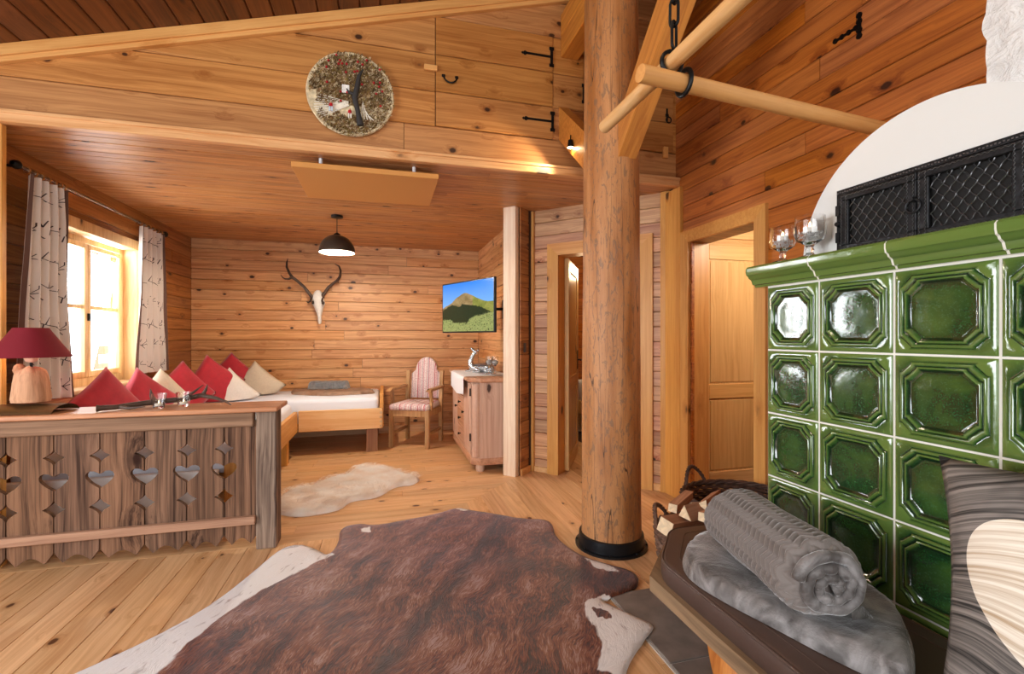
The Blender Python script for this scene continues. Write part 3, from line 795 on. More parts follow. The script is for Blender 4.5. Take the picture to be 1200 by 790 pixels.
# plaster dome
DY, DZ, DR = 0.87, 1.475, 0.363
m = MB(); a_ = [pi * i / 40 for i in range(41)]
m.prism([(DY + DR * cos(a), DZ + 0.012 + DR * sin(a)) for a in a_], SX + 0.075, SX + 0.52, axis='x')
m.build('dome', WHITEPL, stove, smooth=40)
# iron grate with two doors
GR = plain('grate_iron', '#2b2c2e', 0.4, metal=0.75, noise_amt=0.4, scale=80, bump=0.3)
WIRE = plain('bright_wire', '#8d8f92', 0.3, metal=0.9)
gx = SX + 0.07
gf = MB(); gf.box(gx - 0.012, gx + 0.004, 0.655, 1.10, 1.49, 1.50); gf.box(gx - 0.012, gx + 0.004, 0.655, 1.10, 1.672, 1.686)
gf.box(gx - 0.012, gx + 0.004, 1.088, 1.10, 1.50, 1.672); gf.box(gx - 0.012, gx + 0.004, 0.655, 0.667, 1.50, 1.672)
gfr = gf.build('grate_frame', GR, stove)
m = MB()
for i in range(60):
    yy = 0.66 + 0.44 * i / 60
    m.box(gx - 0.0145, gx - 0.012, yy, yy + 0.004, 1.6755 if i % 2 else 1.677, 1.6785 if i % 2 else 1.680)
m.build('twisted_trim', WIRE, gfr)
MB().box(gx + 0.001, gx + 0.003, 0.66, 1.095, 1.495, 1.68).build('grate_backing', plain('grate_black', '#0c0b0b', 0.8), gfr)  # near-black sheet close behind the wire lattice
for di, (y0, y1) in enumerate(((0.881, 1.088), (0.667, 0.879))):
    z0, z1 = 1.503, 1.67; b = 0.026
    m = MB(); X0, X1 = gx - 0.016, gx - 0.006
    m.box(X0, X1, y0, y1, z0, z0 + 0.018, 0.002); m.box(X0, X1, y0, y1, z1 - 0.020, z1, 0.002)
    m.box(X0, X1, y0, y0 + b, z0 + 0.018, z1 - 0.02, 0.002); m.box(X0, X1, y1 - b, y1, z0 + 0.018, z1 - 0.02, 0.002)
    d = m.build('grate_door', GR, stove)
    # wavy lattice
    w = MB(); ya, yb, za, zb = y0 + b - 0.002, y1 - b + 0.002, z0 + 0.017, z1 - 0.019
    P_ = 0.027
    def lattice(sgn):
        cmin = (ya - (zb if sgn < 0 else 0)) - 1; 
        k0 = -20
        for kk in range(k0, 30):
            c = kk * P_
            pts_ = []
            nst = 60
            for i in range(nst + 1):
                z = za + (zb - za) * i / nst
                y = ya + c + sgn * (z - za) * 0.78 
                ph = (z - za) / 0.0197 * pi
                yy = y + 0.0012 * sin(2 * ph) * sgn
                if ya <= yy <= yb: pts_.append((X1 - 0.001 + 0.0015 * sgn, yy, z))
                else:
                    if len(pts_) > 2: w.tube(pts_, 0.0012, 4)
                    pts_ = []
            if len(pts_) > 2: w.tube(pts_, 0.0012, 4)
    lattice(1); lattice(-1)
    w.build('lattice', WIRE, d)
    m = MB()
    def wavy(p0, p1, n=16):
        pts_ = []
        for i in range(n * 4 + 1):
            t_ = i / (n * 4); 
            q = Vector(p0).lerp(Vector(p1), t_); off = 0.0015 * sin(t_ * n * 2 * pi)
            if abs(p0[1] - p1[1]) < 1e-5: q.y += off
            else: q.z += off
            pts_.append(tuple(q))
        m.tube(pts_, 0.0009, 4)
    xx = X0 - 0.001
    for yy in (y0 + 0.006, y0 + b - 0.006, y1 - 0.006, y1 - b + 0.006): wavy((xx, yy, z0 + 0.004), (xx, yy, z1 - 0.004))
    for zz in (z0 + 0.006, z1 - 0.006): wavy((xx, y0 + 0.008, zz), (xx, y1 - 0.008, zz))
    m.build('wavy_wire_edge', WIRE, d)
m = MB(); m.tube([(gx - 0.022, 0.884 + 0.017 * sin(2 * pi * i / 18), 1.583 + 0.017 * cos(2 * pi * i / 18)) for i in range(18)], 0.003, 8, closed=True)
m.tube([(gx - 0.01, 0.884, 1.600), (gx - 0.03, 0.884, 1.600)], [0.009, 0.006], 10)
m.build('ring_handle', GR, gfr, smooth=60)
for yy in (1.092, 0.662): m = MB(); m.tube([(gx - 0.01, yy, 1.585), (gx - 0.024, yy, 1.585)], [0.01, 0.006], 10); m.box(gx - 0.02, gx - 0.01, yy - 0.006, yy + 0.006, 1.53, 1.56); m.box(gx - 0.02, gx - 0.01, yy - 0.006, yy + 0.006, 1.61, 1.64); m.build('hinge_knob', GR, gfr, smooth=60)
# rough chimney breast
CHM = NT('rough_plaster'); cc = CHM.coord(); q1 = CHM.noise(cc, 22, 5, 0.65, 0.5); CHM.bump(q1, 0.9, 0.02); CHM.set(Base_Color=CHM.mix(CHM.maprange(q1, 0.3, 0.7), lin('#dcdcda'), lin('#f7f7f5')), Roughness=0.85)
m = MB()
NZ = 70
def chf(i, j):
    return None
# rough-edged front and side faces as one folded grid
def chim(u_, v_):
    z = 1.49 + v_ * 2.3
    w = 0.012 * noise.noise(Vector((z * 14, 3, 1))) + 0.006 * noise.noise(Vector((z * 40, 7, 2)))
    d = 0.006 * noise.noise(Vector((u_ * 30, z * 12, 5)))
    if u_ < 0.6:
        return (1.60 + d, -0.1 + (0.905 + 0.1) * u_ / 0.6 + (w * (u_ / 0.6) ** 8), z)
    return (1.60 + (u_ - 0.6) / 0.4 * 0.6, 0.905 + w + d * 0.3, z)
m.grid(chim, 60, 120)
struct(m.build('chimney', CHM.m, smooth=60))

# two goblets on the cornice
PEB = plain('white_gravel', '#e6e4e2', 0.7, noise_amt=0.3, scale=300, bump=0.8)
FLAME = emit('candle_glow', '#ffd9a0', 5)
WAX = plain('wax', '#f6f0e4', 0.5)
def goblet(label, loc, s=1.0):
    t = thing('candle_goblet', label, 'goblet', loc, 0, 'goblets on the stove cornice')
    t.scale = (s, s, s)
    pr_ = [(0.0, 0.0), (0.028, 0.0), (0.030, 0.003), (0.012, 0.009), (0.008, 0.016), (0.011, 0.022), (0.008, 0.028), (0.012, 0.036), (0.034, 0.050), (0.039, 0.066), (0.038, 0.095), (0.0365, 0.115), (0.0355, 0.115), (0.037, 0.095), (0.0375, 0.067), (0.032, 0.052), (0.012, 0.040), (0.0, 0.039)]
    MB().lathe(pr_, 28).build('glass_bowl', GLASS, t, smooth=60)
    m = MB()
    for i in range(220):
        a = U(0, 2 * pi); z = U(0.045, 0.072); r = sqrt(R()) * (0.030 if z > 0.055 else 0.018) 
        q = 0.0028
        c_ = Vector((r * cos(a), r * sin(a), z))
        m.add([c_ + Vector(v_) * q for v_ in ((1, 0, 0), (-1, 0, 0), (0, 1, 0), (0, -1, 0), (0, 0, 1), (0, 0, -1))], [(0, 2, 4), (2, 1, 4), (1, 3, 4), (3, 0, 4), (2, 0, 5), (1, 2, 5), (3, 1, 5), (0, 3, 5)])
    tag(m.build('white_gravel', PEB, t), kind='stuff')
    m = MB().lathe([(0.0, 0.070), (0.017, 0.070), (0.017, 0.085), (0.0, 0.084)], 16); m.build('tealight', WAX, t, smooth=40)
    MB().lathe([(0.0, 0.084), (0.004, 0.088), (0.003, 0.096), (0.0, 0.102)], 8).build('flame', FLAME, t, smooth=60)
    return t
goblet('smaller gravel-filled glass goblet at the far end of the green cornice, left one', (1.255, 1.245, 1.4925))
goblet('larger gravel-filled glass goblet on the green cornice, right one, overlapping the white dome', (1.262, 1.150, 1.4925), 1.10)

# ------------------------------------------------------------------ bench by the stove
bench = thing('bench', 'timber bench with clipped corner running along the green tile stove', 'bench', (0, 0, 0))
BW = wood('bench_board', '#94785a', '#5f4a36', axis='y', var=0.05, knots=0.2, rough=0.6, bumpk=0.6)
bo = [(0.80, -0.4), (0.80, 1.30), (0.985, 1.50), (1.55, 1.50), (1.55, 1.35), (1.235, 1.35), (1.235, -0.4)]
m = MB(); m.prism(bo, 0.460, 0.505); m.build('seat_board', BW, bench)
def leg_root():
    m = MB(); n = 20
    vs = []; fs = []
    for i in range(n + 1):
        t_ = i / n; z = 0.46 * (1 - t_) + 0.0
        cy_ = 1.02 - 0.38 * t_ ** 1.4; w_ = 0.11 * (1 - 0.35 * sin(pi * min(1, t_ * 1.1))) + (0.05 * max(0, t_ - 0.7) / 0.3)
        cx_ = 0.905 - 0.03 * sin(pi * t_); d_ = 0.07 + 0.02 * t_
        for k_ in range(12):
            a = 2 * pi * k_ / 12
            e = 1 + 0.12 * sin(3 * a + 5 * t_)
            vs.append((cx_ + d_ * e * cos(a), cy_ + w_ * e * sin(a), z))
    for i in range(n):
        for k_ in range(12): fs.append((i * 12 + k_, i * 12 + (k_ + 1) % 12, (i + 1) * 12 + (k_ + 1) % 12, (i + 1) * 12 + k_))
    fs += [tuple(range(12)), tuple(n * 12 + k_ for k_ in range(12))[::-1]]
    return m.add(vs, fs)
ROOTW = wood('carved_root', '#d08a48', '#9a5424', axis='z', var=0.05, knots=0.6, rough=0.4)
leg_root().build('leg', ROOTW, bench, smooth=60)
m = MB()   # burr at its foot
m.lathe([(0.0, -0.04), (0.05, -0.03), (0.075, 0.0), (0.06, 0.04), (0.025, 0.055), (0.0, 0.05)], 20, wob=lambda a, z: 1 + 0.12 * sin(3 * a) + 0.05 * sin(9 * a), M=Matrix.Translation((0.875, 0.985, 0.115)) @ Matrix.Rotation(radians(80), 4, 'X'))
m.build('burr', ROOTW, bench, smooth=60)
# brown leather seat cushion with piping
def inset(P, d):
    n = len(P); out = []
    A = sum(P[i][0] * P[(i + 1) % n][1] - P[(i + 1) % n][0] * P[i][1] for i in range(n))
    sg = 1 if A > 0 else -1
    for i in range(n):
        p0, p1, p2 = Vector(P[i - 1]), Vector(P[i]), Vector(P[(i + 1) % n])
        e1 = (p1 - p0).normalized(); e2 = (p2 - p1).normalized()
        n1 = Vector((-e1.y, e1.x)) * sg; n2 = Vector((-e2.y, e2.x)) * sg
        b = (n1 + n2).normalized(); k_ = d / max(0.3, b.dot(n1))
        out.append((p1.x + b.x * k_, p1.y + b.y * k_))
    return out
def roundpoly(P, r, k=5):
    out = []; n = len(P)
    for i in range(n):
        p0, p1, p2 = Vector(P[i - 1]), Vector(P[i]), Vector(P[(i + 1) % n])
        a = p1 + (p0 - p1).normalized() * min(r, (p0 - p1).length * 0.45); c_ = p1 + (p2 - p1).normalized() * min(r, (p2 - p1).length * 0.45)
        for j in range(k + 1):
            t_ = j / k; out.append(tuple(a * (1 - t_) ** 2 + p1 * 2 * t_ * (1 - t_) + c_ * t_ ** 2))
    return out
def slabpad(P, layers):
    """stack of inset outlines [(inset, z)], closed top and bottom"""
    m = MB(); n = len(P); vs = []; fs = []
    for ins, z in layers:
        Q = inset(P, ins) if abs(ins) > 1e-6 else P
        vs += [(a, b, z) for a, b in Q]
    for j in range(len(layers) - 1):
        for i in range(n): fs.append((j * n + i, j * n + (i + 1) % n, (j + 1) * n + (i + 1) % n, (j + 1) * n + i))
    fs += [tuple(range(n))[::-1], tuple((len(layers) - 1) * n + i for i in range(n))]
    return m.add(vs, fs)
LEATH = plain('brown_leather', '#4a3830', 0.45, noise_amt=0.12, scale=8, bump=0.06)
cp = roundpoly([(0.815, -0.4), (0.815, 1.27), (0.985, 1.475), (1.22, 1.475), (1.236, 1.35), (1.236, -0.4)], 0.05)
cush = thing('seat_cushion', 'long brown leather cushion lying on the bench by the stove', 'cushion', (0, 0, 0.505))
slabpad(cp, [(0.004, 0.0), (0.0, 0.01), (0.0, 0.048), (0.006, 0.058), (0.015, 0.062)]).build('cushion_pad', LEATH, cush, smooth=50)
m = MB(); q_ = inset(cp, 0.004); m.tube([(a, b, 0.056) for a, b in q_], 0.0042, 6, closed=True)
q_ = inset(cp, 0.055); m.tube([(a, b, 0.0615) for a, b in q_], 0.0015, 4, closed=True); m.build('piping', LEATH, cush, smooth=60)
CT = 0.567

# outline-based soft sheets (CDT)
def inside(P, x, y):
    c_ = False; n = len(P); j = n - 1
    for i in range(n):
        if (P[i][1] > y) != (P[j][1] > y) and x < (P[j][0] - P[i][0]) * (y - P[i][1]) / (P[j][1] - P[i][1]) + P[i][0]: c_ = not c_
        j = i
    return c_
def pdist(P, x, y, closed=True):
    b = 1e9; n = len(P)
    for i in range(n if closed else n - 1):
        x0, y0 = P[i]; x1, y1 = P[(i + 1) % n]; dx, dy = x1 - x0, y1 - y0
        t_ = max(0, min(1, ((x - x0) * dx + (y - y0) * dy) / (dx * dx + dy * dy + 1e-12)))
        b = min(b, (x - x0 - t_ * dx) ** 2 + (y - y0 - t_ * dy) ** 2)
    return sqrt(b)
def densify(P, step, jit=0.0):
    out = []; n = len(P)
    for i in range(n):
        a, b = Vector(P[i]), Vector(P[(i + 1) % n]); k_ = max(1, int((b - a).length / step))
        for j in range(k_):
            q = a.lerp(b, j / k_); out.append((q.x + U(-jit, jit), q.y + U(-jit, jit)))
    return out
def smoothclosed(P, it=2):
    for _ in range(it):
        Q = []
        for i in range(len(P)):
            a, b = P[i], P[(i + 1) % len(P)]
            Q += [(a[0] * .75 + b[0] * .25, a[1] * .75 + b[1] * .25), (a[0] * .25 + b[0] * .75, a[1] * .25 + b[1] * .75)]
        P = Q
    return P
def sheet(P, step, zfun, base):
    n = len(P); xs = [p[0] for p in P]; ysl = [p[1] for p in P]
    pts_ = [Vector(p) for p in P]
    x = min(xs)
    while x < max(xs):
        y = min(ysl)
        while y < max(ysl):
            xx, yy = x + U(-.2, .2) * step, y + U(-.2, .2) * step
            if inside(P, xx, yy) and pdist(P, xx, yy) > step * 0.45: pts_.append(Vector((xx, yy)))
            y += step
        x += step
    vv, ee, ff, _, _, _ = delaunay_2d_cdt(pts_, [], [list(range(n))], 1, 1e-5)
    dist = [pdist(P, v_.x, v_.y) for v_ in vv]
    top = [(v_.x, v_.y, zfun(v_.x, v_.y, d)) for v_, d in zip(vv, dist)]
    m = MB(); nv = len(top)
    cnt = {}
    for f in ff:
        for i in range(len(f)):
            a, b = f[i], f[(i + 1) % len(f)]
            cnt[(a, b)] = 1
    be = [(a, b) for (a, b) in cnt if (b, a) not in cnt]
    bvs = {a: None for e in be for a in e}
    vs = list(top)
    for a in bvs: bvs[a] = len(vs); vs.append((top[a][0], top[a][1], base(top[a][0], top[a][1]) if callable(base) else base))
    fs = [tuple(f) for f in ff] + [(b, a, bvs[a], bvs[b]) for a, b in be]
    m.add(vs, fs)
    return m, dist
FUR = NT('grey_velvet')
cf = FUR.coord(); f1 = FUR.noise(FUR.vmul(cf, (1, 1, 1)), 9, 4, 0.6, 1.2); f2 = FUR.noise(cf, 220, 2)
lw = FUR.n('ShaderNodeLayerWeight'); lw.inputs[0].default_value = 0.35
FUR.bump(FUR.math('ADD', f1, FUR.math('MULTIPLY', f2, 0.25)), 0.5, 0.01)
FUR.set(Base_Color=FUR.mix(FUR.maprange(f1, 0.42, 0.66), lin('#4a4441'), lin('#8b8684')), Roughness=0.55, Sheen_Weight=0.8, Sheen_Roughness=0.35)
FB = [(0.745, 1.13), (0.79, 1.21), (0.866, 1.262), (0.98, 1.32), (1.10, 1.345), (1.19, 1.25), (1.225, 1.02), (1.232, 0.90), (1.15, 0.78), (0.955, 0.655), (0.925, 0.66), (0.905, 0.72), (0.885, 0.80), (0.855, 0.91), (0.815, 1.0), (0.76, 1.06)]
FB = [(0.822, 1.12), (0.845, 1.20), (0.90, 1.27), (0.99, 1.33), (1.10, 1.345), (1.19, 1.25), (1.222, 1.02), (1.225, 0.90), (1.15, 0.78), (0.985, 0.665), (0.955, 0.67), (0.935, 0.72), (0.905, 0.80), (0.875, 0.91), (0.845, 1.0)]
FB = densify(smoothclosed(FB, 2), 0.02)
m, _ = sheet(FB, 0.016, lambda x, y, d: CT + 0.008 + 0.040 * (1 - (1 - min(1, d / 0.018)) ** 2) ** 0.5 + 0.010 * noise.noise(Vector((x * 9, y * 9, 1))) * min(1, d / 0.05) + 0.006 * noise.noise(Vector((x * 30 + y * 20, y * 8, 3))) * min(1, d / 0.05), CT + 0.002)
o = m.build('folded_blanket', FUR.m, smooth=180)
tag(o, 'folded grey plush blanket lying flat on the bench cushion under the roll', 'blanket')
# rolled blanket with chevron ridges
RV = NT('ribbed_plush')
uvn = RV.n('ShaderNodeAttribute'); uvn.attribute_name = 'ridge'
n_ = RV.noise(RV.coord(), 200, 2); n2_ = RV.noise(RV.coord(), 12, 3)
RV.bump(n_, 0.3, 0.004)
c_ = RV.mix(RV.math('MULTIPLY_ADD', n2_, 0.4, 0.1), lin('#655c57'), lin('#8a817b'))
RV.set(Base_Color=c_, Roughness=0.7, Sheen_Weight=0.7, Sheen_Roughness=0.4)
RA, RB, RR = Vector((0.945, 0.815, CT + 0.052 + 0.085)), Vector((1.035, 1.215, CT + 0.052 + 0.085)), 0.090
ax = (RB - RA); L = ax.length; ax.normalize(); sd = ax.cross(Vector((0, 0, 1))).normalized(); up = sd.cross(ax)
NA, NL = 200, 230
m = MB(); vs = []; fs = []
def radius(a, l):
    rid = 0.0062 * abs(sin(pi * (l * L / 0.0200 + 0.80 * abs(((a * RR / 0.0236) % 2) - 1)))) 
    e = min(l, 1 - l) * L
    end = -0.03 * max(0, 1 - e / 0.03) ** 2
    return RR + rid + end + 0.004 * noise.noise(Vector((cos(a) * 1.5, sin(a) * 1.5, l * 4)))
for i in range(NL + 1):
    l = i / NL
    for k_ in range(NA):
        a = 2 * pi * k_ / NA; r = radius(a, l)
        ex = 1.06 if cos(a) else 1
        sq_ = 0.93 if sin(a) < 0 else 1.0
        p = RA + ax * (l * L) + sd * (r * 1.08 * cos(a)) + up * (r * 0.93 * sin(a) * sq_)
        vs.append(tuple(p))
for i in range(NL):
    for k_ in range(NA): fs.append((i * NA + k_, i * NA + (k_ + 1) % NA, (i + 1) * NA + (k_ + 1) % NA, (i + 1) * NA + k_))
fs.append(tuple(NL * NA + k_ for k_ in range(NA))); fs.append(tuple(range(NA))[::-1])
m.add(vs, fs)
roll = thing('rolled_blanket', 'rolled taupe plush blanket with wavy ribs lying on the folded blanket', 'blanket', (0, 0, 0))
m.build('roll', RV.m, roll, smooth=180)
# near end: spiral folds
m = MB(); sp = []
for i in range(200):
    t_ = i / 199; a = t_ * 2 * pi * 2.6 - 0.9; r = 0.012 + 0.062 * t_
    w_ = 1 + 0.12 * noise.noise(Vector((cos(a) * 2, sin(a) * 2, t_ * 5)))
    sp.append(tuple(RA + sd * (r * w_ * 1.06 * cos(a)) + up * (r * w_ * 0.9 * sin(a)) - ax * (0.006 + 0.006 * noise.noise(Vector((i * 0.15, 2, 2))))))
m.tube(sp, [0.0135 + 0.0025 * noise.noise(Vector((i * 0.2, 0, 0))) for i in range(200)], 10)
for i in range(5):
    c0 = RA + sd * U(-0.04, 0.04) + up * U(-0.035, 0.035)
MB_end = m
m.build('spiral_folds', FUR.m, roll, smooth=180)
m = MB(); fl = RA + sd * 0.045 - up * 0.072
m.add([tuple(fl - ax * 0.012), tuple(fl + sd * 0.055 - ax * 0.005 - up * 0.002), tuple(fl + sd * 0.06 + ax * 0.05 - up * 0.004), tuple(fl + ax * 0.04 + up * 0.02), tuple(fl + up * 0.028 - ax * 0.008), tuple(fl + sd * 0.035 + up * 0.022)], [(0, 1, 5, 4), (1, 2, 5), (5, 2, 3, 4)])
m.build('loose_corner', FUR.m, roll, smooth=180)

# pillow helper
def pillow_mesh(w, h, t, mat, n=22, pinch=0.10, name='pillow', dent=0.0, seed=0):
    m = MB()
    def surf(sg):
        def f(u_, v_):
            a, b = 2 * u_ - 1, 2 * v_ - 1
            x = a * w / 2 * (1 - pinch * (1 - b * b)) ; y = b * h / 2 * (1 - pinch * (1 - a * a))
            th = max(0, (1 - a ** 4) * (1 - b ** 4)) ** 0.5 * (1 - 0.25 * (a * a + b * b) / 2)
            k_ = noise.noise(Vector((a * 2 + seed, b * 2, sg * 3))) * 0.12 * th
            wr_ = 0.04 * noise.noise(Vector((a * 5 + seed, b * 5, sg))) * th
            dn = dent * max(0, 1 - (a * a * 3 + (b - 0.9) ** 2 * 1.2)) if dent else 0
            return (x, y - dn * h * 0.4 * 0, sg * t / 2 * (th + k_ + wr_))
        return f
    m.grid(surf(1), n, n); m.grid(surf(-1), n, n)
    me = m.mesh(name, mat, 180)
    bm = bmesh.new(); bm.from_mesh(me); bmesh.ops.remove_doubles(bm, verts=bm.verts, dist=0.0004); bmesh.ops.recalc_face_normals(bm, faces=bm.faces); bm.to_mesh(me); bm.free()
    return me
# wood-print cushion with pale heart on the bench
PW = NT('wood_print')
pc = PW.coord(); sp_ = PW.n('ShaderNodeSeparateXYZ'); PW.l(pc, sp_.inputs[0])
wv = PW.noise(PW.vmul(pc, (2.2, 2.2, 2.2)), 1.0, 2)
yy_ = PW.math('ADD', sp_.outputs[1], PW.math('MULTIPLY', wv, 0.22))
line = PW.noise(PW.vmul(pc, (2, 2, 2)), 1, 1)
cbn = PW.n('ShaderNodeCombineXYZ'); PW.l(PW.math('MULTIPLY', yy_, 150), cbn.inputs[1]); PW.l(PW.math('MULTIPLY', sp_.outputs[0], 2.5), cbn.inputs[0])
st = PW.noise(cbn.outputs[0], 1.0, 4, 0.6)
big = PW.noise(pc, 6, 3)
grey = PW.mix(PW.maprange(st, 0.36, 0.62), lin('#26221f'), lin('#8e857e'))
grey = PW.mix(PW.maprange(big, 0.5, 0.72), grey, lin('#2c2a2c'))
# heart outline: |x| bends the centre line
hx = PW.math('SUBTRACT', sp_.outputs[0], -0.015); hy = PW.math('ADD', sp_.outputs[1], 0.0)
ax_ = PW.math('ABSOLUTE', hx)
q = PW.math('SUBTRACT', PW.math('MULTIPLY', hy, 1.15), PW.math('MULTIPLY', PW.math('SQRT', PW.math('ADD', ax_, 0.0001)), 0.30))
r2_ = PW.math('ADD', PW.math('MULTIPLY', ax_, ax_), PW.math('MULTIPLY', PW.math('ADD', q, 0.06), PW.math('ADD', q, 0.06)))
hm = PW.math('LESS_THAN', r2_, 0.0225)
lightw = PW.mix(PW.maprange(st, 0.3, 0.6), lin('#b79c7c'), lin('#efe6d6'))
lightw = PW.mix(PW.maprange(PW.noise(pc, 9, 2), 0.6, 0.75), lightw, lin('#9a7a5c'))
PW.bump(st, 0.25, 0.002)
PW.set(Base_Color=PW.mix(hm, grey, lightw), Roughness=0.7)
me = pillow_mesh(0.46, 0.46, 0.13, PW.m, pinch=0.09)
o = bpy.data.objects.new('wood_print_cushion', me); link(o)
un = Vector((0.12, -0.98, 0.10)).normalized(); vn = Vector((0.20, 0.12, 0.97)); vn = (vn - un * vn.dot(un)).normalized()
tl = Vector((1.10, 0.70, 1.005))
o.matrix_basis = frame(tl + un * 0.23 - vn * 0.228, un, vn, un.cross(vn))
tag(o, 'square cushion printed like weathered grey wood with a pale heart, leaning on the stove', 'cushion')

# ------------------------------------------------------------------ wicker baskets and firewood
WICK = wood('wicker', '#7a5a48', '#33241e', axis='x', var=0.1, knots=0, rough=0.6)
WICKD = wood('dark_wicker', '#5d4236', '#241814', axis='x', var=0.1, knots=0, rough=0.6)
def basket(label, loc, r0, r1, h, mat, rows=16, stakes=26, ovx=1.0, rz=0, handles=(), arch=None):
    t = thing('wicker_basket', label, 'basket', loc, rz)
    m = MB(); n = stakes * 4
    for j in range(rows):
        z = 0.012 + (h - 0.02) * j / (rows - 1); r = r0 + (r1 - r0) * (z / h) ** 0.8
        m.tube([((r + 0.0055 * sin(i * pi / 2 / 1.0 + j * pi + 0.78)) * ovx * cos(2 * pi * i / n), (r + 0.0055 * sin(i * pi / 2 + j * pi + 0.78)) * sin(2 * pi * i / n), z + 0.002 * sin(i * 1.7 + j)) for i in range(n)], h / rows * 0.52, 4, closed=True)
    for i in range(stakes):
        a = 2 * pi * (i + 0.5) / stakes
        m.tube([(r0 * ovx * cos(a), r0 * sin(a), 0), (r1 * ovx * cos(a), r1 * sin(a), h)], 0.004, 4)
    tag(m.build('wicker_weave', mat, t, smooth=60), kind='stuff')
    m = MB().lathe([(0, 0.004), (r0, 0.004), (r0, 0.012), (0, 0.012)], 24); 
    for i, p in enumerate(m.v): m.v[i] = (p[0] * ovx, p[1], p[2])
    m.build('basket_floor', mat, t)
    m = MB()
    for q in range(3):
        m.tube([((r1 + 0.008 * cos(i * 0.5 + q * 2.094)) * ovx * cos(2 * pi * i / 120), (r1 + 0.008 * cos(i * 0.5 + q * 2.094)) * sin(2 * pi * i / 120), h + 0.008 * sin(i * 0.5 + q * 2.094)) for i in range(120)], 0.008, 5, closed=True)
    m.build('braided_rim', mat, t, smooth=60)
    for (a, hh_, sp) in handles:
        c0 = Vector((r1 * ovx * cos(a - sp), r1 * sin(a - sp), h)); c1 = Vector((r1 * ovx * cos(a + sp), r1 * sin(a + sp), h))
        m = MB()
        for q in range(3):
            P_ = []
            for i in range(41):
                s_ = i / 40; p = c0.lerp(c1, s_); out = Vector((cos(a), sin(a), 0)) * 0.03 * sin(pi * s_)
                p = p + out + Vector((0, 0, hh_ * sin(pi * s_) ** 0.7))
                ang = i * 0.7 + q * 2.094
                P_.append(tuple(p + Vector((cos(a), sin(a), 0)) * 0.006 * cos(ang) + Vector((0, 0, 1)) * 0.006 * sin(ang)))
            m.tube(P_, 0.0065, 5)
        m.build('handle', mat, t, smooth=60)
    return t
basket('round wicker basket full of split firewood between column and bench', (1.43, 1.86, 0.012), 0.165, 0.215, 0.34, WICK, handles=((2.2, 0.07, 0.35),))
basket('wide dark wicker basket with twisted loop handles behind the firewood basket', (1.86, 2.16, 0.0), 0.20, 0.25, 0.38, WICKD, rows=18, ovx=1.15, handles=((1.9, 0.10, 0.32), (5.2, 0.10, 0.32)))
def firewood(label, loc, u, L, a, kind, roll_=0.3):
    prof_ = {'tri': [(-a, -a * .7), (a, -a * .6), (a * 0.1, a)], 'quad': [(-a, -a * .8), (a * .9, -a), (a, a * .7), (-a * .8, a)], 'quart': [(-a, -a), (a, -a), (a * .8, a * .1), (a * .1, a * .8), (-a, a)]}[kind]
    t = thing('firewood_log', label, 'firewood', loc, 0, None)
    u = Vector(u).normalized(); v = Vector((0, 0, 1)).cross(u).normalized(); w = u.cross(v)
    Mt = Matrix.Rotation(roll_, 4, u)
    M = Mt @ frame((0, 0, 0), u, v, w)
    m = MB(); m.prism(prof_, 0, L, axis='x'); m.build('log_body', LOGEND, t, M=M)
    m = MB(); m.prism([(p * .97, q * .97) for p, q in prof_], -0.002, 0.0, axis='x'); m.build('cut_end', LOGFACE, t, M=M)
vd = Vector((-0.45, -0.88, 0.0))
firewood('wide split log with a pale cut end, lowest at the left rim of the basket', (1.215, 1.845, 0.400), (0.93, 0.30, -0.10), 0.30, 0.040, 'quad', 0.35)
firewood('small white-ended log at the top left of the firewood pile', (1.30, 1.915, 0.452), (0.8, 0.6, 0.0), 0.24, 0.022, 'quad', 0.2)
firewood('thick log with a pale triangular face in the middle of the pile', (1.305, 1.83, 0.458), (0.95, 0.2, 0.0), 0.26, 0.036, 'tri', 0.0)
firewood('chalk-white ended log lying on top of the pile at the right', (1.345, 1.76, 0.462), (0.95, 0.3, 0.0), 0.24, 0.023, 'quad', 0.1)
firewood('reddish brown log leaning low in front of the pile', (1.265, 1.775, 0.352), (0.6, 0.8, -0.30), 0.18, 0.028, 'quart', 0.2)
firewood('second reddish log beside the first, nearest the grey folded blanket', (1.34, 1.715, 0.385), (0.6, 0.8, -0.35), 0.18, 0.026, 'quad', 0.5)

# ------------------------------------------------------------------ headboard with shelf
hb = thing('carved_headboard', 'weathered plank headboard with cut-out hearts and diamonds and a shelf on top', 'headboard', (0, 0, 0))
def half_holes(sg, x0):
    """points of the cut edge, from z bottom to top, offset into the board (sg=+1 board lies at +x of the seam)"""
    g = 0.003
    P = [(g, 0.10)]
    def dia(z0, z1, w):
        zm = (z0 + z1) / 2
        P.extend([(g, z0)])
        for i in range(1, 7):
            t_ = i / 7; P.append((g + w * (t_ ** 2.3), z0 + (zm - z0) * t_ * (0.75 + 0.25 * t_)))
        P.append((g + w, zm))
        for i in range(6, 0, -1):
            t_ = i / 7; P.append((g + w * (t_ ** 2.3), z1 - (z1 - zm) * t_ * (0.75 + 0.25 * t_)))
        P.append((g, z1))
    dia(0.276, 0.376, 0.048)
    # heart half
    z0, z1 = 0.425, 0.520
    P.append((g, z0))
    for a_, b_ in ((0.010, 0.008), (0.030, 0.022), (0.050, 0.042), (0.062, 0.060), (0.063, 0.074), (0.056, 0.087), (0.042, 0.094), (0.024, 0.093), (0.010, 0.086)): P.append((g + a_, z0 + b_))
    P.append((g, z0 + 0.078))
    dia(0.560, 0.648, 0.046)
    P.append((g, 0.76))
    return [(x0 + sg * a_, b_) for a_, b_ in P]
seams = [-2.12, -1.907, -1.702, -1.496, -1.288, -1.083, -0.894]
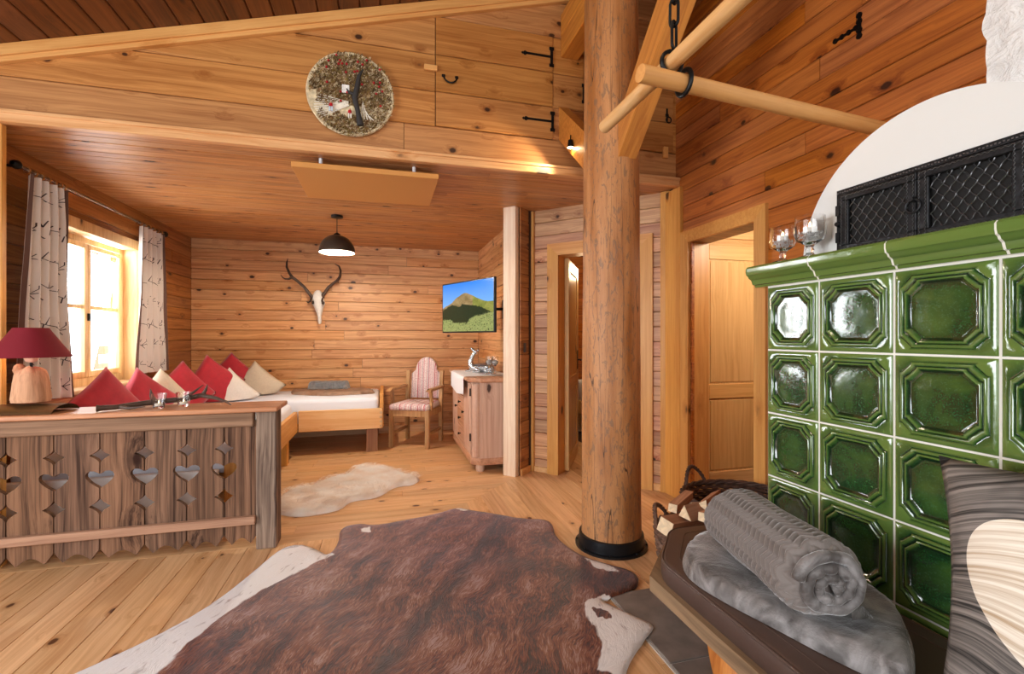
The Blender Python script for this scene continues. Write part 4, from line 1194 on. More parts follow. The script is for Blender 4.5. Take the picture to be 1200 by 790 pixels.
def hboard(x0, x1, lh, rh):
    L = half_holes(1, x0) if lh else [(x0 + 0.003, 0.10), (x0 + 0.003, 0.76)]
    Rr = half_holes(-1, x1) if rh else [(x1 - 0.003, 0.10), (x1 - 0.003, 0.76)]
    bot = [(x0 + 0.003, 0.092), (x0 + 0.02, 0.068), (x0 + 0.04, 0.040)]
    w = x1 - x0
    for i in range(1, 8):
        t_ = i / 8; bot.append((x0 + 0.045 + (w - 0.09) * t_, 0.042 + 0.034 * sin(pi * t_)))
    bot += [(x1 - 0.04, 0.040), (x1 - 0.02, 0.068), (x1 - 0.003, 0.092)]
    poly = bot + Rr + L[::-1]
    from mathutils.geometry import tessellate_polygon
    tri = tessellate_polygon([[Vector((a_, b_, 0)) for a_, b_ in poly]])
    n = len(poly); y0, y1 = 3.062, 3.088
    vs = [(a_, y0, b_) for a_, b_ in poly] + [(a_, y1, b_) for a_, b_ in poly]
    fs = [tuple(t_) for t_ in tri] + [tuple(i + n for i in t_)[::-1] for t_ in tri] + [(i, (i + 1) % n, n + (i + 1) % n, n + i) for i in range(n)]
    m = MB(); m.add(vs, fs)
    return m.build('fretted_board', OLDZ, hb)
for i in range(len(seams) - 1): hboard(seams[i], seams[i + 1], True, True)
hboard(-0.894 + 0.0, -0.715, True, False)
m = MB(); m.box(-0.725, -0.615, 3.05, 3.185, 0, 0.815, 0.006); m.build('post', wood('grey_beam_z', '#a08a78', '#50403a', axis='z', var=0.05, knots=0.5, rough=0.85, bumpk=1.2, spec=0.1, streak=1.3), hb)
MB().box(-2.12, -0.725, 3.028, 3.062, 0.158, 0.205, 0.004).build('lower_rail', wood('worn_rail', '#b58a6c', '#8a6048', axis='x', var=0.03, knots=0.3, rough=0.6, bumpk=0.4), hb)
MB().box(-2.12, -0.735, 3.035, 3.095, 0.728, 0.812, 0.006).build('upper_rail', OLDX, hb)
MB().box(-2.15, -0.60, 3.0, 3.30, 0.815, 0.842, 0.005).build('shelf_top', SHELFW, hb)

# ------------------------------------------------------------------ beds
b1_ = thing('bed', 'low plank bed behind the carved headboard, along the window wall', 'bed', (0, 0, 0))
MB().box(-0.905, -0.865, 3.36, 5.28, 0.262, 0.475, 0.004).build('side_rail', TRIMY, b1_)
MB().box(-2.14, -1.02, 3.36, 3.40, 0.12, 0.405, 0.004).build('end_board', plain('window_lit_board', '#f4f1ee', 0.6), b1_)  # near-white colour stands for strong window light on the board
for yy in (3.42, 4.95): MB().box(-1.0, -0.905, yy, yy + 0.1, 0, 0.45, 0.004).build('leg', TRIMZ, b1_)
for yy in (3.42, 4.95): MB().box(-2.14, -2.06, yy, yy + 0.1, 0, 0.3, 0.004).build('leg', TRIMZ, b1_)
def mattress(x0, x1, y0, y1, z0, z1, name='mattress'):
    return slabpad(roundpoly([(x0, y0), (x1, y0), (x1, y1), (x0, y1)], 0.06), [(0.02, z0), (0.004, z0 + 0.015), (0, z0 + 0.04), (0, z1 - 0.04), (0.006, z1 - 0.015), (0.025, z1)])
SHEET = plain('pale_blue_sheet', '#e4e8f2', 0.85, bump=0.25, scale=9)
mattress(-2.15, -0.91, 3.45, 5.25, 0.36, 0.56).build('mattress', SHEET, b1_, smooth=60)
b2_ = thing('bed', 'plank bed along the back wall with a pale mattress and dovetailed end', 'bed', (0, 0, 0))
MB().box(-0.86, -0.02, 5.29, 5.33, 0.258, 0.475, 0.003).build('side_rail', PALEX, b2_)
MB().box(-2.14, -0.91, 5.29, 5.33, 0.258, 0.42, 0.003).build('side_rail', PALEX, b2_)
MB().box(-0.045, -0.005, 5.335, 6.32, 0.258, 0.62, 0.003).build('end_board', TRIMY, b2_)
for i in range(4): MB().box(-0.046, -0.0185, 5.2895, 5.3345, 0.275 + i * 0.048, 0.297 + i * 0.048).build('dovetail', wood('end_grain', '#cfae88', '#a88258', axis='x', var=0.05, knots=0), b2_)
for x0, yy in ((-0.185, 5.335), (-0.185, 6.2), (-2.1, 6.2), (-2.1, 5.335)): MB().box(x0, x0 + 0.12, yy, yy + 0.11, 0, 0.27, 0.004).build('leg', wood('grey_leg_%d' % int(yy * 10 + x0 * 5), '#a87a5a', '#6b4630', axis='z', var=0.05, knots=0.5), b2_)
MB().box(-2.14, -0.07, 5.34, 6.31, 0.29, 0.33).build('slat_base', TRIMX, b2_)
mattress(-2.15, -0.055, 5.345, 6.31, 0.335, 0.585).build('mattress', SHEET, b2_, smooth=60)

RED = plain('crimson_cotton', '#a90c24', 0.75, noise_amt=0.12, scale=25, bump=0.15, Sheen_Weight=0.3)
LINEN = plain('beige_linen', '#cfc0aa', 0.85, noise_amt=0.06, scale=60, bump=0.2)
WLIN = plain('white_linen', '#e3ddd6', 0.85, noise_amt=0.04, scale=60, bump=0.2)
def place_pillow(label, peak, size, face, roll_, mat, mt, seed, lean=0.18, thick=0.15, group=None):
    f = Vector((face[0], face[1], 0)).normalized()
    side = Vector((-f.y, f.x, 0)); upv = (Vector((0, 0, 1)) - f * lean).normalized(); nrm = side.cross(upv).normalized()
    if nrm.dot(f) < 0: nrm = -nrm
    me = pillow_mesh(size, size, thick, mat, n=20, pinch=0.07, seed=seed)
    r = radians(roll_)
    ctr = Vector(peak) - upv * (size * 0.5 * 1.35 * max(abs(cos(radians(45 - abs(roll_)))), 0.7))
    for v_ in me.vertices:
        x_, y_, z_ = v_.co
        xr = x_ * cos(r) - y_ * sin(r); yr = x_ * sin(r) + y_ * cos(r)
        # chopped dent at the upper corner
        p = ctr + side * xr + upv * yr + nrm * z_
        if p.z < mt + 0.015: p.z = mt + 0.003 + 0.012 * max(0, (p.z - mt + 0.3) / 0.3)
        v_.co = p - Vector((ctr.x, ctr.y, mt))
    o = bpy.data.objects.new('pillow', me); o.location = (ctr.x, ctr.y, mt); link(o)
    tag(o, label, 'pillow', group)
    return o
place_pillow('large crimson pillow under the window nearest the lamp', (-1.90, 3.90, 1.03), 0.44, (1, -0.5), 38, RED, 0.562, 1)
place_pillow('crimson pillow below the right half of the window', (-1.90, 4.45, 0.995), 0.42, (1, -0.6), 50, RED, 0.562, 2)
place_pillow('small beige pillow half hidden behind the candle glasses', (-1.88, 4.73, 0.97), 0.36, (1, -0.5), 42, LINEN, 0.562, 3)
place_pillow('crimson pillow right of the narrow curtain, in front', (-1.86, 5.10, 1.015), 0.44, (1, -0.9), 40, RED, 0.562, 4)
place_pillow('crimson pillow behind it with its point towards the room corner', (-1.70, 5.42, 1.06), 0.46, (0.9, -1), 52, RED, 0.589, 5)
place_pillow('rearmost crimson pillow in the corner against the back wall', (-1.66, 5.98, 1.065), 0.46, (0.2, -1), 47, RED, 0.589, 6)
place_pillow('white linen pillow standing on its edge in front of the red ones', (-1.56, 5.50, 0.92), 0.42, (0.45, -1), 44, WLIN, 0.589, 7)
place_pillow('beige linen pillow at the right end, leaning on the back wall', (-1.41, 5.98, 0.965), 0.44, (0.1, -1), 49, LINEN, 0.589, 8)
# throws on the bed
THROW = plain('brown_throw', '#9a7c66', 0.9, noise_amt=0.35, scale=14, bump=0.4)
GFUR = plain('grey_fur', '#777a7e', 0.9, noise_amt=0.35, scale=45, bump=0.9, Sheen_Weight=0.5)
P = densify(roundpoly([(-1.10, 6.24), (-1.02, 5.86), (-0.62, 5.62), (-0.10, 5.72), (-0.12, 6.02), (-0.40, 6.22)], 0.08), 0.03)
m, _ = sheet(P, 0.04, lambda x, y, d: 0.588 + 0.035 * min(1, d / 0.02) + 0.008 * noise.noise(Vector((x * 8, y * 8, 0))), 0.588)
tag(m.build('throw_blanket', THROW, smooth=180), 'mottled brown throw folded flat on the bed by the back wall', 'blanket')
P = densify(roundpoly([(-0.90, 6.24), (-0.88, 6.02), (-0.42, 5.96), (-0.40, 6.2)], 0.05), 0.02)
m, _ = sheet(P, 0.025, lambda x, y, d: 0.626 + 0.085 * (1 - (1 - min(1, d / 0.04)) ** 2) ** 0.5 + 0.012 * noise.noise(Vector((x * 25, y * 25, 0))), 0.629)
tag(m.build('fur_blanket', GFUR, smooth=180), 'folded dark grey fur blanket on the brown throw', 'blanket')

# ------------------------------------------------------------------ lamp, candle glasses and antler on the shelf
SZ = 0.8425
lamp = thing('table_lamp', 'table lamp with dark red shade on a driftwood stem at the left of the shelf', 'lamp', (-1.845, 3.14, SZ))
BRNZ = plain('brown_bent_metal', '#6e5030', 0.35, metal=0.5, noise_amt=0.1)
def arch(u_, v_):
    a = pi * (0.08 + 0.84 * v_)
    return (-0.165 + 0.33 * u_, -0.105 * cos(a), 0.002 + 0.055 * sin(a) - 0.055 * sin(pi * 0.08))
m = MB(); m.grid(arch, 4, 20); 
m.grid(lambda u_, v_: tuple(Vector(arch(u_, v_)) - Vector((0, 0, 0.004))) if 0.02 < v_ < 0.98 else arch(u_, v_), 4, 20)
m.build('arched_base', BRNZ, lamp, smooth=60, M=Matrix.Rotation(radians(-6), 4, 'Z'))
DRIFT = wood('driftwood', '#d8a884', '#9a6a4a', axis='z', var=0.02, knots=0.3, rough=0.85, bumpk=1.2, kx=8, ky=9)
def dw(a, z): return 1 + 0.13 * noise.noise(Vector((cos(a) * 3, sin(a) * 3, z * 4))) + 0.06 * noise.noise(Vector((cos(a) * 9, sin(a) * 9, z * 2)))
m = MB(); prof = [(0.0, 0.0), (0.075, 0.0), (0.080, 0.02), (0.077, 0.06), (0.074, 0.1), (0.068, 0.14), (0.058, 0.17), (0.045, 0.183), (0.02, 0.178), (0.0, 0.176)]
vs0 = len(m.v); m.lathe(prof, 36, c=(0, 0, 0.058), wob=dw)
for i, p in enumerate(m.v):
    if p[2] > 0.18: m.v[i] = (p[0], p[1], p[2] + 0.02 * noise.noise(Vector((p[0] * 25, p[1] * 25, 3))) - 0.10 * max(0, p[0] - 0.02))
m.build('driftwood_stem', DRIFT, lamp, smooth=50)
m = MB(); m.lathe([(0, -0.028), (0.02, -0.022), (0.028, 0), (0.022, 0.025), (0.01, 0.034), (0, 0.035)], 16, c=(-0.045, -0.01, 0.228)); m.build('driftwood_knob', DRIFT, lamp, smooth=60)
MB().tube([(0, 0, 0.2), (0, 0, 0.33)], 0.006, 8).build('lamp_rod', IRON, lamp)
MB().lathe([(0, -0.03), (0.022, -0.024), (0.032, 0), (0.03, 0.02), (0.016, 0.045), (0.0, 0.05)], 18, c=(0, 0, 0.298)).build('bulb', plain('frosted_bulb', '#f2c8b0', 0.3), lamp, smooth=60)
SHADE = NT('crimson_shade'); SHADE.set(Base_Color=lin('#7c0c1e'), Roughness=0.8, Transmission_Weight=0.0)
m = MB(); m.lathe([(0.072, 0.455), (0.168, 0.300), (0.1665, 0.300), (0.0705, 0.455)], 40); sh = m.build('lamp_shade', SHADE.m, lamp, smooth=40)
m = MB(); m.tube([(0.168 * cos(2 * pi * i / 40), 0.168 * sin(2 * pi * i / 40), 0.3) for i in range(40)], 0.002, 5, closed=True); m.tube([(0.0715 * cos(2 * pi * i / 30), 0.0715 * sin(2 * pi * i / 30), 0.455) for i in range(30)], 0.002, 5, closed=True)
for a in (0.4, 2.5, 4.6): m.tube([(0, 0, 0.325), (0.071 * cos(a), 0.071 * sin(a), 0.452)], 0.0012, 4)
m.build('shade_frame', SHADE.m, lamp, smooth=60)
point('table_lamp_light', (-1.845, 3.14, SZ + 0.36), 2.0, WARM, 0.03)

def candle_glass(label, loc):
    t = thing('candle_glass', label, 'candle holder', loc, 0, 'tealight glasses on the shelf')
    k_ = MB(); sg = 48
    fl = lambda a, z: 1 + (0.035 * cos(12 * a) if z > 0.01 else 0)
    k_.lathe([(0.0, 0.0), (0.026, 0.0), (0.030, 0.02), (0.038, 0.082), (0.036, 0.082), (0.028, 0.014), (0.0, 0.010)], sg, wob=fl)
    k_.build('glass_cup', GLASS, t, smooth=60)
    MB().lathe([(0, 0.012), (0.019, 0.012), (0.019, 0.026), (0, 0.026)], 20).build('tealight', WAX, t, smooth=40)
    MB().lathe([(0, 0.026), (0.004, 0.031), (0.0, 0.046)], 8).build('flame', FLAME, t, smooth=60)
candle_glass('fluted tealight glass on the shelf, left of the two', (-1.25, 3.14, SZ))
candle_glass('fluted tealight glass on the shelf, right of the two beside the antler fork', (-1.14, 3.18, SZ))
ANT = plain('antler_brown', '#4c382c', 0.5, noise_amt=0.4, scale=40, bump=0.5)
ANTG = plain('antler_pale', '#8b7a66', 0.5, noise_amt=0.4, scale=30, bump=0.5)
an = thing('shed_antler', 'shed antler lying across the shelf behind the tealight glasses', 'antler', (0, 0, 0))
z_ = SZ + 0.014
m = MB(); m.tube([(-1.505, 3.05, z_ + 0.006), (-1.49, 3.055, z_ + 0.006), (-1.44, 3.09, z_ + 0.004), (-1.36, 3.15, z_ + 0.010), (-1.27, 3.225, z_ + 0.014), (-1.17, 3.24, z_ + 0.018), (-1.07, 3.235, z_ + 0.04), (-0.98, 3.18, z_ + 0.03), (-0.90, 3.12, z_ + 0.012), (-0.865, 3.09, z_ - 0.006)], [0.020, 0.015, 0.014, 0.015, 0.017, 0.015, 0.014, 0.011, 0.007, 0.002], 10)
m.build('beam', ANT, an, smooth=60)
for P_, r_ in (([(-1.42, 3.10, z_ + 0.004), (-1.36, 3.07, z_ - 0.002), (-1.29, 3.075, z_ + 0.004)], [0.011, 0.008, 0.002]), ([(-1.30, 3.21, z_ + 0.012), (-1.315, 3.21, z_ + 0.05), (-1.32, 3.21, z_ + 0.09)], [0.018, 0.011, 0.002]), ([(-1.17, 3.24, z_ + 0.02), (-1.12, 3.26, z_ + 0.055), (-1.07, 3.28, z_ + 0.10)], [0.011, 0.008, 0.002]), ([(-1.06, 3.235, z_ + 0.04), (-1.045, 3.24, z_ + 0.07), (-1.035, 3.24, z_ + 0.105)], [0.014, 0.009, 0.002])):
    m = MB(); m.tube(P_, r_, 8); m.build('tine', ANT, an, smooth=60)

# ------------------------------------------------------------------ curtain rod and curtains
CW = NT('printed_curtain'); n_ = CW.noise(CW.coord(), 300, 2); CW.bump(n_, 0.15, 0.001)
CW.set(Base_Color=lin('#d9cfc6'), Roughness=0.9, Sheen_Weight=0.2, Transmission_Weight=0.0, Subsurface_Weight=0.0)
HEM = plain('curtain_brown_edge', '#6b5046', 0.9)
PRINT = plain('antler_print', '#3e3234', 0.9)
rod = thing('curtain_rod', 'slim steel curtain rod with wooden rings above the window', 'curtain rod', (0, 0, 0))
RX, RZ = -2.08, 2.262
m = MB(); m.tube([(RX, 3.44, RZ), (RX, 5.34, RZ)], 0.010, 12); m.build('rod_bar', plain('steel_rod', '#9a9a9c', 0.25, metal=0.9), rod, smooth=60)
RINGW = wood('ring_wood', '#b06f28', '#7a4312', axis='x', var=0.05, knots=0)
for yy in (3.42, 5.36):
    m = MB(); m.lathe([(0, -0.03), (0.018, -0.024), (0.028, 0), (0.02, 0.024), (0.011, 0.03)], 14, M=Matrix.Translation((RX, yy, RZ)) @ Matrix.Rotation(pi / 2, 4, 'X')); m.build('finial', IRON, rod, smooth=60)
for yy in (3.47, 5.31):
    m = MB(); m.tube([(XL, yy, RZ + 0.01), (RX, yy, RZ)], 0.008, 8); m.lathe([(0, 0), (0.03, 0), (0.03, 0.006), (0, 0.006)], 14, M=Matrix.Translation((XL, yy, RZ + 0.01)) @ Matrix.Rotation(pi / 2, 4, 'Y')); m.build('bracket', IRON, rod, smooth=50)
def ringsat(ysx):
    for yy in ysx:
        m = MB(); m.tube([(RX + 0.021 * cos(2 * pi * i / 16), yy + 0.004 * sin(2 * pi * i / 16), RZ - 0.008 + 0.023 * sin(2 * pi * i / 16)) for i in range(16)], 0.0038, 6, closed=True)
        m.build('curtain_ring', RINGW, rod, smooth=60)
def curtain(label, yt0, yt1, yb0, yb1, zt, zb0, zb1, npl, seed, group='antler print curtains'):
    def f(u_, v_, off=0.0):
        # v 0 top .. 1 bottom
        t_ = v_ ** 1.3
        ya = yt0 * (1 - t_) + yb0 * t_; yb_ = yt1 * (1 - t_) + yb1 * t_
        y = ya + (yb_ - ya) * u_
        z = zt + ((zb0 * (1 - u_) + zb1 * u_) - zt) * v_
        amp = 0.026 * (1 - 0.35 * v_)
        ph = u_ * npl * 2 * pi + 0.8 * sin(v_ * 2 + seed)
        x = RX + 0.012 + amp * (sin(ph) + 0.25 * sin(2 * ph + 1)) + 0.01 * noise.noise(Vector((u_ * 4 + seed, v_ * 3, 0)))
        y += 0.006 * cos(ph)
        return (x + off, y, z)
    t = thing('curtain', label, 'curtain', (0, 0, 0), 0, group)
    m = MB(); m.grid(f, 120, 40); m.build('cloth', CW.m, t, smooth=180)
    for e in (0, 1):
        m = MB(); m.grid(lambda u_, v_: f((0.0 if e == 0 else 0.975) + 0.025 * u_, v_, 0.002), 3, 40); m.build('side_hem', HEM, t, smooth=180)
    # printed antlers
    rs = random.Random(seed); m = MB()
    for r_ in range(7):
        for c_ in range(3):
            u0 = (c_ + 0.5 + 0.25 * (r_ % 2) - 0.12) / 3 + rs.uniform(-.03, .03); v0 = (r_ + 0.6) / 7 + rs.uniform(-.02, .02)
            W_ = 0.5 * ((yt1 - yt0) + ((yb1 - yb0) - (yt1 - yt0)) * v0 ** 1.3)
            sc_ = 0.085
            def seg(P_, w_=0.0022):
                pr = None
                for i in range(len(P_) - 1):
                    (a0, b0), (a1, b1) = P_[i], P_[i + 1]
                    dx, dy = a1 - a0, b1 - b0; L_ = sqrt(dx * dx + dy * dy) + 1e-9; nx_, ny_ = -dy / L_, dx / L_
                    ww = w_ / sc_ * 1.0
                    q = []
                    for (a_, b_) in ((a0 + nx_ * ww, b0 + ny_ * ww), (a0 - nx_ * ww, b0 - ny_ * ww), (a1 - nx_ * ww, b1 - ny_ * ww), (a1 + nx_ * ww, b1 + ny_ * ww)):
                        uu = u0 + a_ * sc_ / (2 * W_); vv = v0 - b_ * sc_ / (zt - zb0)
                        if not (0.03 < uu < 0.97 and 0.01 < vv < 0.99): q = None; break
                        q.append(f(uu, vv, 0.0025))
                    if q: m.add(q, [(0, 1, 2, 3)])
            seg([(-0.9, 0.5), (-0.6, 0.1), (-0.2, -0.1), (0.1, 0.05), (0.5, 0.0), (0.8, -0.1), (1.0, -0.35)], 0.0022)
            seg([(-0.6, 0.1), (-0.5, 0.6)], 0.0016); seg([(-0.35, 0.0), (-0.2, 0.55)], 0.0016); seg([(-0.2, -0.1), (0.1, 0.35), (0.1, 0.6)], 0.0016)
            seg([(-0.4, 0.0), (-0.45, -0.45)], 0.0016); seg([(-0.15, -0.1), (0.0, -0.4)], 0.0016); seg([(0.05, 0.0), (0.3, 0.4)], 0.0016)
    tag(m.build('printed_antlers', PRINT, t), kind='stuff')
    return t
curtain('wide cream curtain with antler print left of the window, behind the lamp', 3.49, 3.84, 3.40, 3.95, 2.235, 0.87, 0.835, 5, 3)
ringsat([3.50, 3.56, 3.62, 3.68, 3.74, 3.79, 3.83])
curtain('narrow cream curtain with antler print right of the window', 4.84, 5.26, 4.76, 5.42, 2.235, 0.93, 0.92, 5, 8)
ringsat([4.86, 4.94, 5.02, 5.10, 5.18, 5.25])

# ------------------------------------------------------------------ ceiling lamp and heating panel
pl = thing('pendant_lamp', 'bronze dome pendant lamp with white inside hanging in the alcove', 'lamp', (-0.437, 4.81, CZ))
BR = plain('bronze_shade', '#4a4036', 0.4, metal=0.6)
MB().lathe([(0, 0), (0.055, 0), (0.055, -0.02), (0.01, -0.028), (0, -0.028)], 24).build('ceiling_rose', IRON, pl, smooth=40)
MB().tube([(0, 0, -0.02), (0, 0, -0.17)], 0.004, 8).build('cord', IRON, pl)
MB().lathe([(0.01, -0.165), (0.03, -0.178), (0.034, -0.19), (0.02, -0.195)], 20).build('cap', IRON, pl, smooth=40)
dp_ = [(0.02 + (0.165 - 0.02) * sin(a), -0.19 - 0.165 * (1 - cos(a))) for a in [i * pi / 2 / 14 for i in range(15)]]
MB().lathe(dp_, 40).build('shade', BR, pl, smooth=60)
MB().lathe([(r * 0.975, z - 0.003) for r, z in dp_], 40).build('shade_inside', plain('white_enamel', '#fbf7ee', 0.5), pl, smooth=60)
MB().lathe([(0, -0.33), (0.022, -0.322), (0.032, -0.30), (0.025, -0.27), (0.012, -0.25), (0, -0.25)], 16).build('bulb', emit('bulb_glow', '#fff2dc', 9), pl, smooth=60)
l_ = point('pendant_light', (-0.437, 4.81, CZ - 0.335), 68, (1.0, 0.86, 0.68), 0.03)
hp = thing('heating_panel', 'flat tan heating panel hung under the alcove ceiling behind the rail', 'panel', (0, 0, 0))
MB().box(-0.566, 0.36, 3.215, 3.90, 2.325, 2.36, 0.003).build('panel_board', plain('tan_panel', '#c98c46', 0.6), hp)
for x_, y_ in ((-0.4, 3.3), (0.2, 3.3), (-0.4, 3.8), (0.2, 3.8)): MB().lathe([(0, 2.36), (0.012, 2.36), (0.012, CZ), (0, CZ)], 12, c=(x_, y_, 0)).build('mount', plain('white_peg', '#e8e8e8', 0.5), hp)

# ------------------------------------------------------------------ stag skull
st_ = thing('stag_skull', 'white stag skull with dark brown antlers mounted on the back wall', 'trophy', (0, 0, 0))
BONE = plain('bone', '#e6e3de', 0.6, noise_amt=0.08, scale=40, bump=0.4)
m = MB(); cx = -0.790
secs = [(1.830, 0.020, 0.02, 0.0), (1.812, 0.040, 0.04, 0.0), (1.775, 0.060, 0.055, 0.0), (1.735, 0.068, 0.065, 0), (1.700, 0.070, 0.07, 0.003), (1.665, 0.076, 0.072, 0.006), (1.630, 0.060, 0.062, 0.009), (1.590, 0.046, 0.055, 0.013), (1.550, 0.034, 0.048, 0.016), (1.510, 0.024, 0.040, 0.019), (1.470, 0.021, 0.034, 0.020), (1.435, 0.022, 0.030, 0.021), (1.412, 0.012, 0.016, 0.021)]
def skf(u_, v_):
    i = v_ * (len(secs) - 1); a = min(int(i), len(secs) - 2); f_ = i - a
    z, wx, wy, ox = [secs[a][k] * (1 - f_) + secs[a + 1][k] * f_ for k in range(4)]
    an_ = 2 * pi * u_
    eye = 0.75 if (abs(z - 1.672) < 0.022 and abs(abs(cos(an_)) - 0.85) < 0.13) else 1
    return (cx + ox + wx * cos(an_) * eye, 6.27 - 0.0 + wy * sin(an_) * eye * 0.9 - 0.02, z)
m.grid(skf, 28, 40); m.build('skull', BONE, st_, smooth=60)
for q in (-1, 1):
    m = MB(); m.lathe([(0, -0.004), (0.017, -0.003), (0.02, 0.0), (0.0, 0.002)], 12, M=Matrix.Translation((cx + 0.006 + q * 0.058, 6.205, 1.672)) @ Matrix.Rotation(pi / 2, 4, 'X') @ Matrix.Rotation(q * 0.5, 4, 'Y'))
    m.build('eye_socket', plain('dark_socket', '#3a302a', 0.9), st_, smooth=60)
LA = [(-0.85, 1.735), (-0.865, 1.755), (-0.946, 1.865), (-1.019, 1.934), (-1.07, 1.972), (-1.099, 2.018), (-1.135, 2.096), (-1.143, 2.158), (-1.131, 2.206)]
RAn = [(-0.735, 1.735), (-0.738, 1.758), (-0.663, 1.865), (-0.603, 1.915), (-0.557, 1.948), (-0.527, 1.998), (-0.519, 2.071), (-0.542, 2.135), (-0.595, 2.165)]
for A_ in (LA, RAn):
    m = MB(); m.tube([(x_, 6.24 - 0.16 * sin(pi * min(1, i / 7)) * (i / 8), z_2) for i, (x_, z_2) in enumerate(A_)], [0.026, 0.021, 0.018, 0.017, 0.018, 0.015, 0.013, 0.010, 0.003], 10)
    m.build('antler', ANT, st_, smooth=60)
for P_ in ([(-1.067, 6.14, 1.969), (-1.10, 6.12, 1.945), (-1.135, 6.1, 1.942), (-1.158, 6.08, 1.955), (-1.175, 6.06, 1.984)], [(-0.56, 6.14, 1.946), (-0.54, 6.11, 1.925), (-0.535, 6.09, 1.91)], [(-0.858, 6.24, 1.75), (-0.868, 6.19, 1.69), (-0.885, 6.12, 1.665), (-0.90, 6.07, 1.68)], [(-0.735, 6.24, 1.75), (-0.738, 6.19, 1.69), (-0.715, 6.12, 1.66), (-0.695, 6.07, 1.67)]):
    m = MB(); m.tube(P_, [0.015 - 0.012 * i / (len(P_) - 1) for i in range(len(P_))], 8); m.build('tine', ANT, st_, smooth=60)

# ------------------------------------------------------------------ television
tv = thing('television', 'flat television on a swivel arm showing a mountain under blue sky', 'television', (0.79, 4.56, 1.547))
tu = Vector((0.99 - 0.60, 4.11 - 4.97, 0)).normalized(); tv_n = Vector((tu.y, -tu.x, 0))
if tv_n.dot(Vector((-0.79, -4.56, 0))) < 0: tv_n = -tv_n
TW, TH_ = 0.90, 0.51
MT = frame((0, 0, 0), tu, tv_n, (0, 0, 1)) if tu.cross(tv_n).z > 0 else frame((0, 0, 0), tu, -tv_n, (0, 0, 1))
fs_ = 1 if tu.cross(tv_n).z > 0 else -1
m = MB(); m.box(-TW / 2, TW / 2, -0.016 if fs_ > 0 else -0.012, 0.012 if fs_ > 0 else 0.016, -TH_ / 2, TH_ / 2, 0.004); m.build('housing', BLACK, tv, M=MT)
nx_, nz_2 = 220, 124
SCR = NT('screen_image'); at = SCR.n('ShaderNodeAttribute'); at.attribute_name = 'Col'
SCR.set(Base_Color=(0.01, 0.01, 0.01, 1), Roughness=0.15, Emission_Color=at.outputs['Color'], Emission_Strength=0.85)
m = MB(); yq = 0.0165 * fs_ if fs_ > 0 else -0.0165
m.grid(lambda u_, v_: (-(TW / 2 - 0.012) + (TW - 0.024) * u_, 0.0125 * fs_ if fs_ > 0 else -0.0125, -(TH_ / 2 - 0.014) + (TH_ - 0.026) * v_), nx_, nz_2)
so = m.build('screen', SCR.m, tv, M=MT)
ca = so.data.color_attributes.new('Col', 'FLOAT_COLOR', 'POINT')
def interp(P_, x):
    for (a_, b_), (c_, d_) in zip(P_[:-1], P_[1:]):
        if x <= c_: return b_ + (d_ - b_) * (x - a_) / (c_ - a_)
    return P_[-1][1]
ridge = [(0, .50), (.1, .55), (.2, .60), (.3, .70), (.4, .76), (.45, .78), (.52, .765), (.6, .72), (.7, .66), (.8, .60), (.9, .57), (1, .57)]
forest = [(0, .45), (.08, .50), (.2, .56), (.3, .53), (.36, .50), (.42, .56), (.55, .53), (.7, .50), (.8, .46), (.9, .40), (1, .35)]
for j in range(nz_2 + 1):
    for i in range(nx_ + 1):
        u_, v_ = i / nx_, j / nz_2
        if fs_ < 0: pass
        n1_ = noise.noise(Vector((u_ * 9, v_ * 9, 0))); n2_2 = noise.noise(Vector((u_ * 40, v_ * 40, 3))); n3_ = noise.noise(Vector((u_ * 90, v_ * 60, 7)))
        rd = interp(ridge, u_) + 0.012 * n1_; fr = interp(forest, u_) + 0.02 * noise.noise(Vector((u_ * 30, 1, 1))) + 0.015 * n3_
        if v_ > rd: k_ = (v_ - rd) / (1 - rd + .001); c_ = (0.42 - 0.34 * v_ ** 3, 0.72 - 0.30 * v_ ** 2, 0.98)
        elif v_ > fr: g_ = 0.5 + n1_ * 0.8 + n2_2 * 0.4; c_ = (0.42 + 0.2 * g_, 0.33 + 0.16 * g_, 0.18 + 0.12 * g_) if u_ < 0.62 else (0.35 + 0.2 * g_, 0.38 + 0.16 * g_, 0.12 + 0.1 * g_)
        else:
            mead = interp([(0, .26), (.25, .20), (.5, .16), (.62, .30), (.8, .32), (1, .36)], u_) + 0.05 * n1_
            if v_ > mead + 0.03 * n3_ or n2_2 > 0.38: g_ = 0.5 + n3_; c_ = (0.03 + 0.05 * g_, 0.07 + 0.08 * g_, 0.03 + 0.04 * g_)
            else: g_ = 0.5 + n2_2; c_ = (0.40 + 0.2 * g_, 0.46 + 0.16 * g_, 0.22 + 0.1 * g_)
        ca.data[j * (nx_ + 1) + i].color = tuple(max(0, q) ** 1.6 for q in c_) + (1,)
m = MB(); m.tube([tuple(-tv_n * 0.012), tuple(-tv_n * 0.06), (0.30, 0.32, 0.0), (0.455, 0.3, 0.0)], 0.014, 8); m.box(0.44, 0.458, 0.24, 0.36, -0.10, 0.10)
m.build('wall_arm', IRON, tv, smooth=40)
tag(MB().box(0.0, 0.045, -0.005, 0.0, 0, 0.085, 0.002).build('light_switch', plain('switch_grey', '#3a3a3e', 0.4), M=frame(tuple(R0 + RU * 0.05 + RN * 0.002 + Vector((0, 0, 1.11))), RU, -RN, (0, 0, 1))), 'dark light switch on the short plank wall beside the pale post', 'switch')

